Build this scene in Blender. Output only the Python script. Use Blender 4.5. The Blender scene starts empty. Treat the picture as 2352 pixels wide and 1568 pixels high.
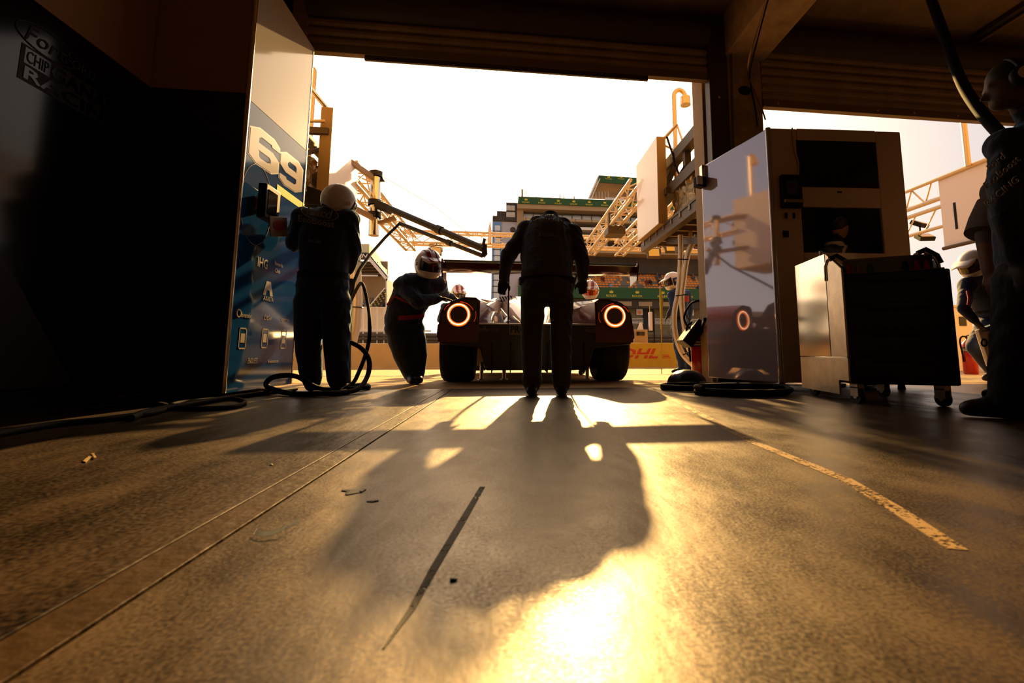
import bpy, bmesh, random
import numpy as np
from math import *
from mathutils import Vector, Matrix, Quaternion
random.seed(7)
SC = bpy.context.scene
COL = SC.collection
# ------------------------------------------------------------------ camera (16 mm lens, 0.29 m above the floor)
F = 1045.0; CH = 0.29; PSI = radians(6.8); PIT = atan(121/1045); PX0 = 1290.0; PY0 = 691.0
cd = bpy.data.cameras.new('camera'); cam = bpy.data.objects.new('camera', cd); COL.objects.link(cam)
cd.sensor_width = 36.0; cd.sensor_fit = 'HORIZONTAL'; cd.lens = F/2352*36
cd.shift_x = (1176-PX0)/2352; cd.shift_y = (PY0-784)/2352
cd.clip_start = 0.02; cd.clip_end = 500
cam.location = (0, 0, CH); cam.rotation_euler = (pi/2+PIT, 0, -PSI)
cd.dof.use_dof = True; cd.dof.focus_distance = 4.6; cd.dof.aperture_fstop = 5.0
SC.camera = cam
def ray(px, py):
    a = (px-PX0)/F; b = (PY0-py)/F; c = cos(PIT); s = sin(PIT)
    up = b*c+s; fw = c-b*s
    return Vector((a*cos(PSI)+fw*sin(PSI), -a*sin(PSI)+fw*cos(PSI), up))
EYE = Vector((0, 0, CH))
def PY(px, py, Y): r = ray(px, py); return EYE+r*(Y/r.y)
def PX(px, py, X): r = ray(px, py); return EYE+r*(X/r.x)
def PZ(px, py, Z=0.0): r = ray(px, py); return EYE+r*((Z-CH)/r.z)
def PD(px, py, D): r = ray(px, py); return EYE+r*(D/(r.x*sin(PSI)+r.y*cos(PSI)))
# ------------------------------------------------------------------ view, world, sun
SC.view_settings.view_transform = 'Standard'; SC.view_settings.look = 'None'
SC.view_settings.exposure = 0.0; SC.view_settings.gamma = 1.0; SC.view_settings.use_curve_mapping = False
SUNDIR = ray(1290, 353).normalized()
W = bpy.data.worlds.new('sky'); SC.world = W; W.use_nodes = True
nt = W.node_tree; nt.nodes.clear()
def wn(t, **k):
    n = nt.nodes.new(t)
    for a, b in k.items(): setattr(n, a, b)
    return n
tc = wn('ShaderNodeTexCoord'); dp = wn('ShaderNodeVectorMath', operation='DOT_PRODUCT'); dp.inputs[1].default_value = SUNDIR
nt.links.new(tc.outputs['Generated'], dp.inputs[0])
def wglow(k):                     # exp(k*(cos(angle to sun)-1)) : the aureole round the sun
    s = wn('ShaderNodeMath', operation='SUBTRACT'); s.inputs[1].default_value = 1.0; nt.links.new(dp.outputs['Value'], s.inputs[0])
    m = wn('ShaderNodeMath', operation='MULTIPLY'); m.inputs[1].default_value = k; nt.links.new(s.outputs[0], m.inputs[0])
    e = wn('ShaderNodeMath', operation='EXPONENT'); nt.links.new(m.outputs[0], e.inputs[0]); return e
def wscale(v, col):
    n = wn('ShaderNodeVectorMath', operation='SCALE'); n.inputs[0].default_value = col; nt.links.new(v.outputs[0], n.inputs['Scale']); return n
sx = wn('ShaderNodeSeparateXYZ'); nt.links.new(tc.outputs['Generated'], sx.inputs[0])
mr = wn('ShaderNodeMapRange'); mr.inputs['From Min'].default_value = 0.0; mr.inputs['From Max'].default_value = 0.55
nt.links.new(sx.outputs['Z'], mr.inputs['Value'])
mx = wn('ShaderNodeMix', data_type='RGBA'); nt.links.new(mr.outputs[0], mx.inputs['Factor'])
mx.inputs['A'].default_value = (0.84, 0.75, 0.68, 1); mx.inputs['B'].default_value = (0.46, 0.48, 0.60, 1)
a1 = wn('ShaderNodeVectorMath', operation='ADD'); a2 = wn('ShaderNodeVectorMath', operation='ADD')
nt.links.new(mx.outputs['Result'], a1.inputs[0])
nt.links.new(wscale(wglow(12.0), (5.0, 3.3, 1.6)).outputs[0], a1.inputs[1])
nt.links.new(a1.outputs[0], a2.inputs[0]); nt.links.new(wscale(wglow(60.0), (3.0, 2.0, 1.0)).outputs[0], a2.inputs[1])
bg = wn('ShaderNodeBackground'); nt.links.new(a2.outputs[0], bg.inputs['Color']); bg.inputs['Strength'].default_value = 1.0
wo = wn('ShaderNodeOutputWorld'); nt.links.new(bg.outputs[0], wo.inputs['Surface'])
sl = bpy.data.lights.new('sun', 'SUN'); sun = bpy.data.objects.new('sun', sl); COL.objects.link(sun)
sl.energy = 13.5; sl.color = (1.0, 0.60, 0.20); sl.angle = radians(0.7)
sun.rotation_euler = SUNDIR.to_track_quat('Z', 'Y').to_euler(); sun.location = (0, 20, 12)
# ------------------------------------------------------------------ materials
MATS = {}
def mat(name, col, rough=0.6, metal=0.0, coat=0.0, var=0.0, vscale=6.0, bump=0.0, bscale=40.0, emit=None, estr=0.0, alpha=1.0, trans=0.0, spec=0.5, sheen=0.0, ior=1.45, stretch=(1, 1, 1), rvar=0.0, bdist=0.01, grain=0.0, tint=None):
    if name in MATS: return MATS[name]
    m = bpy.data.materials.new(name); m.use_nodes = True; n = m.node_tree.nodes; L = m.node_tree.links
    b = n['Principled BSDF']
    b.inputs['Base Color'].default_value = (*col, 1); b.inputs['Roughness'].default_value = rough
    b.inputs['Metallic'].default_value = metal; b.inputs['Coat Weight'].default_value = coat; b.inputs['Coat Roughness'].default_value = 0.04
    b.inputs['Specular IOR Level'].default_value = spec; b.inputs['IOR'].default_value = ior
    b.inputs['Transmission Weight'].default_value = trans; b.inputs['Alpha'].default_value = alpha
    if tint: b.inputs['Specular Tint'].default_value = (*tint, 1)
    if sheen:
        b.inputs['Sheen Weight'].default_value = sheen; b.inputs['Sheen Roughness'].default_value = 0.35; b.inputs['Sheen Tint'].default_value = (0.25, 0.6, 1.0, 1)
    if emit: b.inputs['Emission Color'].default_value = (*emit, 1); b.inputs['Emission Strength'].default_value = estr
    if var or bump or rvar:
        t = n.new('ShaderNodeTexCoord'); mp = n.new('ShaderNodeMapping'); mp.inputs['Scale'].default_value = stretch
        L.new(t.outputs['Object'], mp.inputs['Vector'])
    if var or rvar:
        z = n.new('ShaderNodeTexNoise'); z.inputs['Scale'].default_value = vscale; z.inputs['Detail'].default_value = 6; z.inputs['Roughness'].default_value = 0.65
        L.new(mp.outputs[0], z.inputs['Vector'])
        r = n.new('ShaderNodeMapRange'); r.inputs['From Min'].default_value = 0.3; r.inputs['From Max'].default_value = 0.7
        L.new(z.outputs['Fac'], r.inputs['Value'])
        if grain:                                     # fine speckle mixed into the broad noise
            z2 = n.new('ShaderNodeTexNoise'); z2.inputs['Scale'].default_value = grain; z2.inputs['Detail'].default_value = 3; L.new(t.outputs['Object'], z2.inputs['Vector'])
            am = n.new('ShaderNodeMath'); am.operation = 'MULTIPLY_ADD'; am.inputs[1].default_value = .9; L.new(z2.outputs['Fac'], am.inputs[0]); L.new(z.outputs['Fac'], am.inputs[2])
            sb_ = n.new('ShaderNodeMath'); sb_.operation = 'SUBTRACT'; sb_.inputs[1].default_value = .45; L.new(am.outputs[0], sb_.inputs[0]); L.new(sb_.outputs[0], r.inputs['Value'])
        if var:
            x = n.new('ShaderNodeMix'); x.data_type = 'RGBA'
            x.inputs['A'].default_value = (*[c*(1-var) for c in col], 1); x.inputs['B'].default_value = (*[min(1, c*(1+var)) for c in col], 1)
            L.new(r.outputs[0], x.inputs['Factor']); L.new(x.outputs['Result'], b.inputs['Base Color'])
        if rvar:
            q = n.new('ShaderNodeMapRange'); q.inputs['To Min'].default_value = max(0.02, rough-rvar); q.inputs['To Max'].default_value = min(1, rough+rvar)
            L.new(r.outputs[0], q.inputs['Value']); L.new(q.outputs[0], b.inputs['Roughness'])
    if bump:
        z = n.new('ShaderNodeTexNoise'); z.inputs['Scale'].default_value = bscale; z.inputs['Detail'].default_value = 5
        L.new(mp.outputs[0], z.inputs['Vector'])
        u = n.new('ShaderNodeBump'); u.inputs['Strength'].default_value = bump; u.inputs['Distance'].default_value = bdist
        L.new(z.outputs['Fac'], u.inputs['Height']); L.new(u.outputs[0], b.inputs['Normal'])
    MATS[name] = m; return m
# ------------------------------------------------------------------ mesh builder
class MB:
    def __init__(s): s.v = []; s.f = []
    def add(s, vs, fs):
        k = len(s.v); s.v += [tuple(p) for p in vs]; s.f += [tuple(i+k for i in f) for f in fs]; return s
    def box(s, x0, y0, z0, x1, y1, z1):
        return s.add([(x0, y0, z0), (x1, y0, z0), (x1, y1, z0), (x0, y1, z0), (x0, y0, z1), (x1, y0, z1), (x1, y1, z1), (x0, y1, z1)],
                     [(0, 3, 2, 1), (4, 5, 6, 7), (0, 1, 5, 4), (1, 2, 6, 5), (2, 3, 7, 6), (3, 0, 4, 7)])
    def obox(s, c, sz, R=None):
        R = R or Matrix.Identity(3); c = Vector(c); h = [a/2 for a in sz]
        vs = [c+R@Vector((i*h[0], j*h[1], k*h[2])) for k in (-1, 1) for (i, j) in ((-1, -1), (1, -1), (1, 1), (-1, 1))]
        return s.add(vs, [(0, 3, 2, 1), (4, 5, 6, 7), (0, 1, 5, 4), (1, 2, 6, 5), (2, 3, 7, 6), (3, 0, 4, 7)])
    def beam(s, p0, p1, w, h, up=(0, 0, 1)):
        p0 = Vector(p0); p1 = Vector(p1); d = p1-p0; y = d.normalized(); x = y.cross(Vector(up))
        if x.length < 1e-4: x = Vector((1, 0, 0))
        x.normalize(); z = x.cross(y); R = Matrix((x, y, z)).transposed()
        return s.obox((p0+p1)/2, (w, d.length, h), R)
    def loft(s, rings, cap=True, closed=True):
        n = len(rings[0]); vs = [p for r in rings for p in r]; fs = []
        for i in range(len(rings)-1):
            for j in range(n if closed else n-1):
                a = i*n+j; b = i*n+(j+1) % n; fs.append((a, b, b+n, a+n))
        if cap: fs.append(tuple(range(n-1, -1, -1))); fs.append(tuple(range((len(rings)-1)*n, len(rings)*n)))
        return s.add(vs, fs)
    def tube(s, pts, r, n=8, closed=False, cap=True, sx=1.0):
        pts = [Vector(p) for p in pts]; N = len(pts); rr = r if isinstance(r, (list, tuple)) else [r]*N
        rings = []; nx = None
        for i, p in enumerate(pts):
            a = pts[(i-1) % N] if (i > 0 or closed) else p; b = pts[(i+1) % N] if (i < N-1 or closed) else p
            t = (b-a).normalized()
            if nx is None:
                nx = t.cross(Vector((0, 0, 1)));
                if nx.length < 0.05: nx = t.cross(Vector((0, 1, 0)))
            nx = (nx-t*nx.dot(t)).normalized(); ny = t.cross(nx)
            rings.append([p+(nx*cos(2*pi*k/n)*sx+ny*sin(2*pi*k/n))*rr[i] for k in range(n)])
        if closed: rings.append(rings[0]); return s.loft(rings, cap=False)
        return s.loft(rings, cap)
    def cyl(s, p0, p1, r0, r1=None, n=16): return s.tube([p0, p1], [r0, r0 if r1 is None else r1], n)
    def ell(s, c, r, R=None, nu=16, nv=10):
        R = R or Matrix.Identity(3); c = Vector(c); r = r if isinstance(r, (tuple, list)) else (r, r, r)
        vs = [c+R@Vector((0, 0, r[2]))]
        for j in range(1, nv):
            t = pi*j/nv
            for i in range(nu):
                a = 2*pi*i/nu; vs.append(c+R@Vector((r[0]*sin(t)*cos(a), r[1]*sin(t)*sin(a), r[2]*cos(t))))
        vs.append(c+R@Vector((0, 0, -r[2]))); fs = []
        for i in range(nu): fs.append((0, 1+i, 1+(i+1) % nu))
        for j in range(nv-2):
            for i in range(nu):
                a = 1+j*nu+i; b = 1+j*nu+(i+1) % nu; fs.append((a, a+nu, b+nu, b))
        k = len(vs)-1; q = 1+(nv-2)*nu
        for i in range(nu): fs.append((q+i, k, q+(i+1) % nu))
        return s.add(vs, fs)
    def capsule(s, p0, p1, r0, r1, n=12):
        p0 = Vector(p0); p1 = Vector(p1); d = (p1-p0); L = d.length; d = d.normalized() if L > 1e-6 else Vector((0, 0, 1))
        pts = [p0-d*r0*.98, p0-d*r0*.7, p0, p0+(p1-p0)*.5, p1, p1+d*r1*.7, p1+d*r1*.98]
        return s.tube(pts, [r0*.2, r0*.72, r0, (r0+r1)/2, r1, r1*.72, r1*.2], n)
    def prism(s, pts, off):
        off = Vector(off); n = len(pts); a = [Vector(p) for p in pts]; b = [p+off for p in a]
        return s.add(a+b, [tuple(range(n-1, -1, -1)), tuple(range(n, 2*n))]+[(i, (i+1) % n, (i+1) % n+n, i+n) for i in range(n)])
    def lathe(s, prof, c, axis=(0, 0, 1), n=20):
        c = Vector(c); z = Vector(axis).normalized(); x = z.cross(Vector((0, 1, 0)))
        if x.length < .1: x = z.cross(Vector((1, 0, 0)))
        x.normalize(); y = z.cross(x)
        return s.loft([[c+z*h+(x*cos(2*pi*k/n)+y*sin(2*pi*k/n))*max(r, 1e-4) for k in range(n)] for r, h in prof])
    def torus(s, c, R_, r, axis=(0, 0, 1), n=28, m=8, sy=1.0):
        c = Vector(c); z = Vector(axis).normalized(); x = z.cross(Vector((0, 0, 1)))
        if x.length < .1: x = Vector((1, 0, 0))
        x.normalize(); y = z.cross(x)
        return s.tube([c+(x*cos(2*pi*k/n)+y*sin(2*pi*k/n)*sy)*R_ for k in range(n)], r, m, closed=True)
def norm_mesh(me):
    b = bmesh.new(); b.from_mesh(me); bmesh.ops.recalc_face_normals(b, faces=b.faces); b.to_mesh(me); b.free()
def put(o, parent=None):
    COL.objects.link(o)
    if parent is not None:
        o.parent = parent; o.matrix_parent_inverse = Matrix.Translation(-parent.location)
    return o
def obj(name, mb, m, parent=None, smooth=None, bevel=0.0, kind=None, label=None, seg=2):
    me = bpy.data.meshes.new(name); me.from_pydata(mb.v, [], mb.f); norm_mesh(me)
    ms = m if isinstance(m, (list, tuple)) else [m]
    for x in ms: me.materials.append(x)
    if bevel:
        b = bmesh.new(); b.from_mesh(me)
        es = [e for e in b.edges if len(e.link_faces) == 2 and e.calc_face_angle(0) > 0.6]
        bmesh.ops.bevel(b, geom=es, offset=bevel, segments=seg, profile=0.5, affect='EDGES', clamp_overlap=True); b.to_mesh(me); b.free()
        if smooth is None or smooth < 45: smooth = 20
    if smooth:
        for p in me.polygons: p.use_smooth = True
        me.set_sharp_from_angle(angle=radians(smooth))
    o = bpy.data.objects.new(name, me); put(o, parent)
    if kind: o['kind'] = kind
    if label: o['label'] = label
    return o
def tag(o, label, cat, group=None, kind=None):
    o['label'] = label; o['category'] = cat
    if group: o['group'] = group
    if kind: o['kind'] = kind
    return o
def thing(name, label, cat, loc, group=None, kind=None):
    o = bpy.data.objects.new(name, None); COL.objects.link(o); o.location = loc; o.empty_display_size = .1
    return tag(o, label, cat, group, kind)
def struct(name, mb, m, parent=None, **k): return obj(name, mb, m, parent, kind='structure', **k)
_unit = {}
def bar(name, p0, p1, r, m, parent, n=8):
    """a round bar: a shared unit cylinder, placed"""
    key = (m.name, n, name)
    if key not in _unit:
        me = bpy.data.meshes.new(name); b = MB().tube([(0, 0, 0), (0, 0, 1)], 1.0, n); me.from_pydata(b.v, [], b.f); norm_mesh(me); me.materials.append(m)
        for p in me.polygons: p.use_smooth = len(p.vertices) == 4
        _unit[key] = me
    o = bpy.data.objects.new(name, _unit[key]); p0 = Vector(p0); p1 = Vector(p1); d = p1-p0
    put(o, parent); o.location = p0; o.rotation_euler = d.to_track_quat('Z', 'Y').to_euler(); o.scale = (r, r, d.length); return o
def text(name, body, height, org, xd, yd, m, parent, width=None, ext=.0015, shear=0.0, align='C', lift=0.001, bold=0.0):
    c = bpy.data.curves.new(name, 'FONT'); c.body = body; c.extrude = 0.5; c.resolution_u = 2; c.shear = shear; c.offset = bold; c.size = 1
    t = bpy.data.objects.new('t', c); me = bpy.data.meshes.new_from_object(t); bpy.data.objects.remove(t); bpy.data.curves.remove(c)
    co = np.zeros(len(me.vertices)*3); me.vertices.foreach_get('co', co); co = co.reshape(-1, 3)
    mn = co.min(0); mxx = co.max(0); h = mxx[1]-mn[1]; k = height/h; kx = k if width is None else width/(mxx[0]-mn[0])
    X = (co[:, 0]-(mn[0]+mxx[0])/2)*kx if align == 'C' else (co[:, 0]-mn[0])*kx
    Yv = (co[:, 1]-(mn[1]+mxx[1])/2)*k; Z = lift+(co[:, 2]+.5)*ext
    xd = np.array(Vector(xd).normalized()); yd = np.array(Vector(yd).normalized()); zd = np.cross(xd, yd)
    w = np.array(Vector(org))+X[:, None]*xd+Yv[:, None]*yd+Z[:, None]*zd
    me.vertices.foreach_set('co', w.ravel()); me.materials.clear(); me.materials.append(m); me.name = name
    o = bpy.data.objects.new(name, me); return put(o, parent)
def copy_thing(src, loc, label=None):
    r = src.copy(); COL.objects.link(r); r.location = loc
    if label: r['label'] = label
    for ch in src.children:
        c = ch.copy(); COL.objects.link(c); c.parent = r
        for g in ch.children: d = g.copy(); COL.objects.link(d); d.parent = c
    return r
# ------------------------------------------------------------------ material list
M = dict(
 floor=mat('floor concrete', (.026, .012, .003), .42, var=.7, vscale=5, bump=.36, bscale=18, tint=(1, .80, .56), stretch=(1, .6, 1), rvar=.10, bdist=.005, spec=.9, grain=200),
 floor2=mat('floor concrete worn dimmed', (.018, .008, .002), .42, var=.85, grain=120, tint=(1, .75, .5), vscale=5, bump=.8, bscale=8, stretch=(1, .4, 1), rvar=.10, bdist=.010, spec=.5),  # rough worn slab; darker tone stands in for light falling off sideways
 strip=mat('joint strip', (.034, .016, .005), .42, tint=(1, .8, .56), var=.3, vscale=9, bump=.4, bscale=30),
 apron=mat('apron concrete', (.46, .29, .10), .75, var=.12, vscale=2, bump=.25, bscale=60),
 asphalt=mat('asphalt', (.42, .26, .08), .8, var=.15, vscale=1.5, bump=.4, bscale=90),
 paint=mat('worn floor paint', (.30, .19, .08), .55),
 scuff=mat('rubber scuff', (.012, .008, .005), .7),
 ceil=mat('dark ceiling', (.26, .18, .11), .9, var=.3, vscale=2),
 conc=mat('column concrete', (.40, .29, .18), .85, var=.3, vscale=5, bump=.3, bscale=20),
 concl=mat('outer concrete', (.38, .26, .12), .8, var=.12, vscale=5, bump=.15, bscale=30),
 slat=mat('shutter slat', (.36, .26, .17), .5, .3, var=.2, vscale=3),
 slatbar=mat('shutter bottom bar', (.20, .14, .075), .5, .2),
 steel=mat('dark guide steel', (.07, .055, .04), .5, .3),
 blackgloss=mat('black gloss panel', (.003, .003, .004), .12, 0, 0, spec=.35),
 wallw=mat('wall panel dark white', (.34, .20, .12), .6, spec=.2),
 greyp=mat('grey graphic', (.028, .026, .025), .4, spec=.2),
 logo=mat('logo brown', (.020, .013, .010), .5, spec=.2),
 white=mat('white gloss', (.46, .41, .37), .12, 0, .15),
 blue=mat('blue gloss', (.008, .06, .22), .07, 0, 0, ior=1.5, spec=.5),
 digit=mat('digit white', (.60, .53, .48), .15, 0, .5),
 digito=mat('digit outline', (.16, .14, .12), .2, 0, .4),
 lime=mat('lime stripe', (.38, .62, .0), .6, spec=.1),
 decal=mat('decal white', (.42, .38, .34), .35),
 cabw=mat('cabinet white gloss', (.50, .43, .44), .05, .42, .5),
 cabf=mat('cabinet front', (.62, .47, .38), .25, 0, .4),
 screen=mat('black screen', (.004, .004, .004), .06),
 blackp=mat('black plastic', (.006, .005, .005), .55, spec=.2),
 cart=mat('black cart paint', (.008, .007, .006), .4),
 sus=mat('stainless', (.84, .76, .62), .14, 1.0),
 sus2=mat('dull stainless', (.62, .52, .40), .42, 1.0, var=.15, vscale=14),
 chrome=mat('chrome', (.85, .80, .70), .12, 1.0),
 rubber=mat('black rubber', (.010, .009, .008), .38),
 hose=mat('black hose', (.007, .006, .005), .75, spec=.15),
 clear=mat('milky hose', (.85, .74, .55), .25, trans=.35, spec=.5),
 alu=mat('truss aluminium', (.72, .58, .38), .38, .55),
 signw=mat('sign white', (.80, .74, .70), .35, 0, .3),
 signe=mat('sign edge', (.34, .23, .10), .6),
 darksteel=mat('gantry steel', (.085, .058, .032), .55, .2),
 foil=mat('wrapped foil sheet', (.30, .19, .06), .22, .7, bump=1.0, bscale=7, bdist=.05),
 navy=mat('navy overall', (.018, .022, .045), .85, bump=.5, bscale=26, sheen=.55, bdist=.02, stretch=(1, 1, .5)),
 black=mat('black cloth', (.005, .005, .006), .9, bump=.5, bscale=26, sheen=.12, bdist=.02, stretch=(1, 1, .5)),
 redc=mat('red cloth', (.30, .015, .012), .8), grey=mat('grey cloth', (.20, .155, .135), .9, bump=.4, bscale=30),
 glove=mat('black glove', (.010, .009, .009), .7), shoe=mat('black shoe', (.008, .007, .007), .5),
 skin=mat('skin', (.30, .16, .09), .6), hair=mat('dark hair', (.015, .010, .007), .6),
 helm=mat('white helmet shell', (.85, .80, .76), .18, 0, .5), helmr=mat('red helmet stripe', (.30, .015, .03), .2, 0, .5),
 visor=mat('smoked visor', (.02, .008, .005), .05, 0, 1.0), visoro=mat('orange visor', (.55, .10, .01), .06, .6, 1.0),
 carw=mat('car white paint', (.62, .52, .48), .10, 0, 1.0), carr=mat('car red paint', (.14, .010, .010), .22, 0, .5),
 card=mat('car dark red rear', (.018, .005, .003), .25, 0, .3), carb=mat('carbon black', (.003, .0025, .002), .6, spec=.2),
 glass=mat('car glass', (.008, .008, .009), .03, 0, .5), lampd=mat('tail lamp housing', (.030, .006, .003), .12, 0, 1.0),
 lampc=mat('tail lamp core', (1, .6, .3), .4, emit=(1.0, .62, .30), estr=3.2), lampo=mat('tail lamp glow ring', (1, .2, .03), .4, emit=(1.0, .14, .008), estr=1.6),
 tyre=mat('tyre rubber', (.010, .009, .008), .7), plate=mat('plate white', (.34, .28, .24), .5), ink=mat('black print', (.005, .005, .005), .5),
 dim=mat('dim grey print', (.26, .22, .19), .6), wall=mat('pit wall paint', (.50, .34, .13), .8, var=.08, vscale=3),
 yel=mat('yellow banner', (.46, .28, .010), .7, var=.1, vscale=4), dhl=mat('red print', (.42, .035, .005), .6),
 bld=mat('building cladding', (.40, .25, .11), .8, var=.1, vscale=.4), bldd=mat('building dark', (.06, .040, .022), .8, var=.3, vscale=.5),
 bldg=mat('building grey panel', (.48, .42, .40), .6), bldw=mat('building light panel', (.85, .72, .55), .6),
 gls=mat('pale glazing', (.62, .60, .52), .08, 0, .6, spec=.8), glsb=mat('blue glazing', (.10, .22, .42), .08, 0, .5),
 green=mat('green banner', (.022, .075, .012), .7), gold=mat('gold print', (.75, .52, .02), .5),
 seat=mat('orange seat', (.85, .24, .004), .6), stand=mat('stand concrete', (.20, .15, .10), .85),
 dark=mat('dark brown grey', (.025, .018, .012), .9), red=mat('extinguisher red', (.42, .012, .010), .22, 0, .5),  # dark is one even tone for sub-floor, pillars and doorways
 bottle=mat('clear bottle', (.75, .85, .95), .06, trans=.85), blue2=mat('bottle label', (.02, .06, .22), .4),
 lampg=mat('floodlight glass', (.75, .55, .12), .15, 0, .5), olive=mat('yellow pole', (.45, .36, .02), .5),
 shell=mat('orange sign', (.75, .22, .02), .6), winlit=mat('light panel', (.80, .76, .66), .4),
)
# ------------------------------------------------------------------ the setting
Zc = 3.95
fl = struct('floor', MB().box(-2.6, -4.0, -.30, 6.6, 3.92, -.012), M['dark'])
obj('slab', MB().box(-2.6, -4.0, -.011, -.512, 3.915, 0), M['floor2'], fl, bevel=.0015)
obj('joint_strip', MB().box(-.506, -4.0, -.011, -.441, 3.915, .0012), M['strip'], fl, bevel=.001)
obj('slab', MB().box(-.436, -4.0, -.011, 2.22, 3.915, 0), M['floor'], fl, bevel=.0015)
obj('slab', MB().box(2.226, -4.0, -.011, 6.6, 3.915, 0), M['floor2'], fl, bevel=.0015)
# worn painted line on the right of the bay: broken flakes of paint
def worn(m, thr, sc1, sc2):                                          # wear the print away with two noises
    n = m.node_tree.nodes; L = m.node_tree.links; t = n.new('ShaderNodeTexCoord'); a_ = n.new('ShaderNodeTexNoise'); c_ = n.new('ShaderNodeTexNoise')
    a_.inputs['Scale'].default_value = sc1; c_.inputs['Scale'].default_value = sc2; a_.inputs['Detail'].default_value = 4; c_.inputs['Detail'].default_value = 4
    ad = n.new('ShaderNodeMath'); ad.operation = 'ADD'; r = n.new('ShaderNodeMapRange'); r.inputs['From Min'].default_value = thr; r.inputs['From Max'].default_value = thr+.12
    for q_ in (a_, c_): L.new(t.outputs['Object'], q_.inputs['Vector'])
    L.new(a_.outputs['Fac'], ad.inputs[0]); L.new(c_.outputs['Fac'], ad.inputs[1]); L.new(ad.outputs[0], r.inputs['Value']); L.new(r.outputs[0], n['Principled BSDF'].inputs['Alpha'])
worn(M['paint'], .86, 14, 120); worn(M['scuff'], .78, 30, 260)
pl = [PZ(1500, 893), PZ(1730, 1015), PZ(1940, 1100), PZ(2060, 1170), PZ(2200, 1262)]
def strip(name, pts, ws, m, z=.0006):
    b = MB(); Lf = []; Rt = []
    for i, p in enumerate(pts):
        d = (pts[min(i+1, len(pts)-1)]-pts[max(i-1, 0)]).normalized(); n = Vector((d.y, -d.x, 0)); Lf.append(p+n*ws[i]); Rt.append(p-n*ws[i])
    b.prism([(p.x, p.y, .0003) for p in Lf+Rt[::-1]], (0, 0, z)); return obj(name, b, m, fl)
strip('painted_line', pl, [.022, .018, .017, .016, .014], M['paint'])
strip('scuff_mark', [PZ(1108, 1118), PZ(1060, 1200), PZ(1000, 1300), PZ(945, 1400), PZ(880, 1490)], [.006, .0065, .006, .004, .001], M['scuff'])
# apron and pit lane: flat to Y=5, then falling 1.6 % towards the pit wall
LANE = lambda y: 0.0 if y < 5 else -(y-5)*.0165
ap = MB().box(-9, 3.922, -.3, 30, 4.95, -.001)
struct('apron', ap, M['apron'])
b = MB(); ys = [4.955, 8.3, 13.9, 60.0]
b.loft([[(-40, y, LANE(min(y, 13.9))-.002), (60, y, LANE(min(y, 13.9))-.002), (60, y, -1.2), (-40, y, -1.2)] for y in ys])
struct('pit_lane', b, M['asphalt'])
b = MB(); b.box(-9, 6.9, -.05, 30, 7.0, -.0295); struct('lane_line', b, M['paint'])
# walls
struct('ceiling', MB().box(-2.7, -4.1, Zc, 6.7, 4.75, Zc+.25), M['ceil'])
struct('wall_back', MB().box(-2.7, -4.2, -.1, 6.7, -4.0, Zc), mat('rear wall paint', (.62, .52, .42), .8))
struct('wall_right', MB().box(6.55, -4.0, -.1, 6.7, 4.7, Zc), MATS['rear wall paint'])
wf = MB(); wf.box(-2.7, 4.45, 3.42, 6.7, 4.72, 7.5); wf.box(-9, 4.45, -.1, -2.16, 4.72, 7.5); wf.box(6.3, 4.45, -.1, 20, 4.72, 7.5)
struct('wall_front', wf, M['concl'])
# left wall: white dado band above a long black gloss panel
YA = 3.305; YB = 4.235
XL = PY(345, 204, YA).x
wl = struct('wall_left', MB().box(-2.7, -4.0, -.1, XL-.02, 4.45, Zc), M['ceil'])
def zat(px, py): return PX(px, py, XL)
c0 = zat(345, 200); c1 = zat(80, 0)
zb = c0.z
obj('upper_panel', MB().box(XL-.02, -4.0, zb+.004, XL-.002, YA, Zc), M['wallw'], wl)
obj('lower_panel', MB().box(XL-.02, -4.0, .10, XL, YA, zb), M['blackgloss'], wl, bevel=.004)
g = [zat(0, 575), zat(163, 922), zat(-400, 960), zat(-400, 200)]
obj('grey_graphic', MB().prism([(XL+.0006, p.y, max(.11, p.z)) for p in g], (.0008, 0, 0)), M['greyp'], wl)
def on_left(px, py): p = zat(px, py); return p+Vector((.001, 0, 0))
# team logo plate with its three words
A = on_left(50, 97); Bq = on_left(285, 247); Cq = on_left(278, 312); Dq = on_left(36, 175)
y0 = A.y; y1 = Bq.y; zt = (A.z+Bq.z)/2; zbm = (Cq.z+Dq.z)/2
obj('logo_plate', MB().box(XL+.0005, y0, zbm, XL+.002, y1, zt), M['logo'], wl)
Hh = zt-zbm; Wd = y1-y0; yy = lambda f: y0+f*Wd; zz = lambda f: zbm+f*Hh
obj('logo_block', MB().box(XL+.002, yy(.03), zz(.50), XL+.003, yy(.24), zz(.94)), M['blackgloss'], wl)
text('lettering', 'CHIP', Hh*.34, (XL+.003, yy(.135), zz(.72)), (0, 1, 0), (0, 0, 1), M['logo'], wl, width=Wd*.18)
text('lettering', 'GANASSI', Hh*.44, (XL+.002, yy(.62), zz(.72)), (0, 1, 0), (0, 0, 1), M['blackgloss'], wl, width=Wd*.74, bold=.02)
text('lettering', 'RACING', Hh*.36, (XL+.002, yy(.5), zz(.25)), (0, 1, 0), (0, 0, 1), M['blackgloss'], wl, width=Wd*.92, bold=.02)
def oval(name, c, w, h, xd, yd, m, parent, r=.004):
    xd = Vector(xd).normalized(); yd = Vector(yd).normalized()
    return obj(name, MB().tube([Vector(c)+xd*cos(2*pi*k/36)*w/2+yd*sin(2*pi*k/36)*h/2 for k in range(36)], r, 5, closed=True), m, parent, smooth=40)
p = on_left(112, 105); oval('emblem_ring', p, .34, .14, (0, 1, 0), (0, 0, 1), M['logo'], wl, .004)
text('lettering', 'Ford', .085, p, (0, 1, 0), (0, 0, 1), M['logo'], wl, shear=.25)
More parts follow.
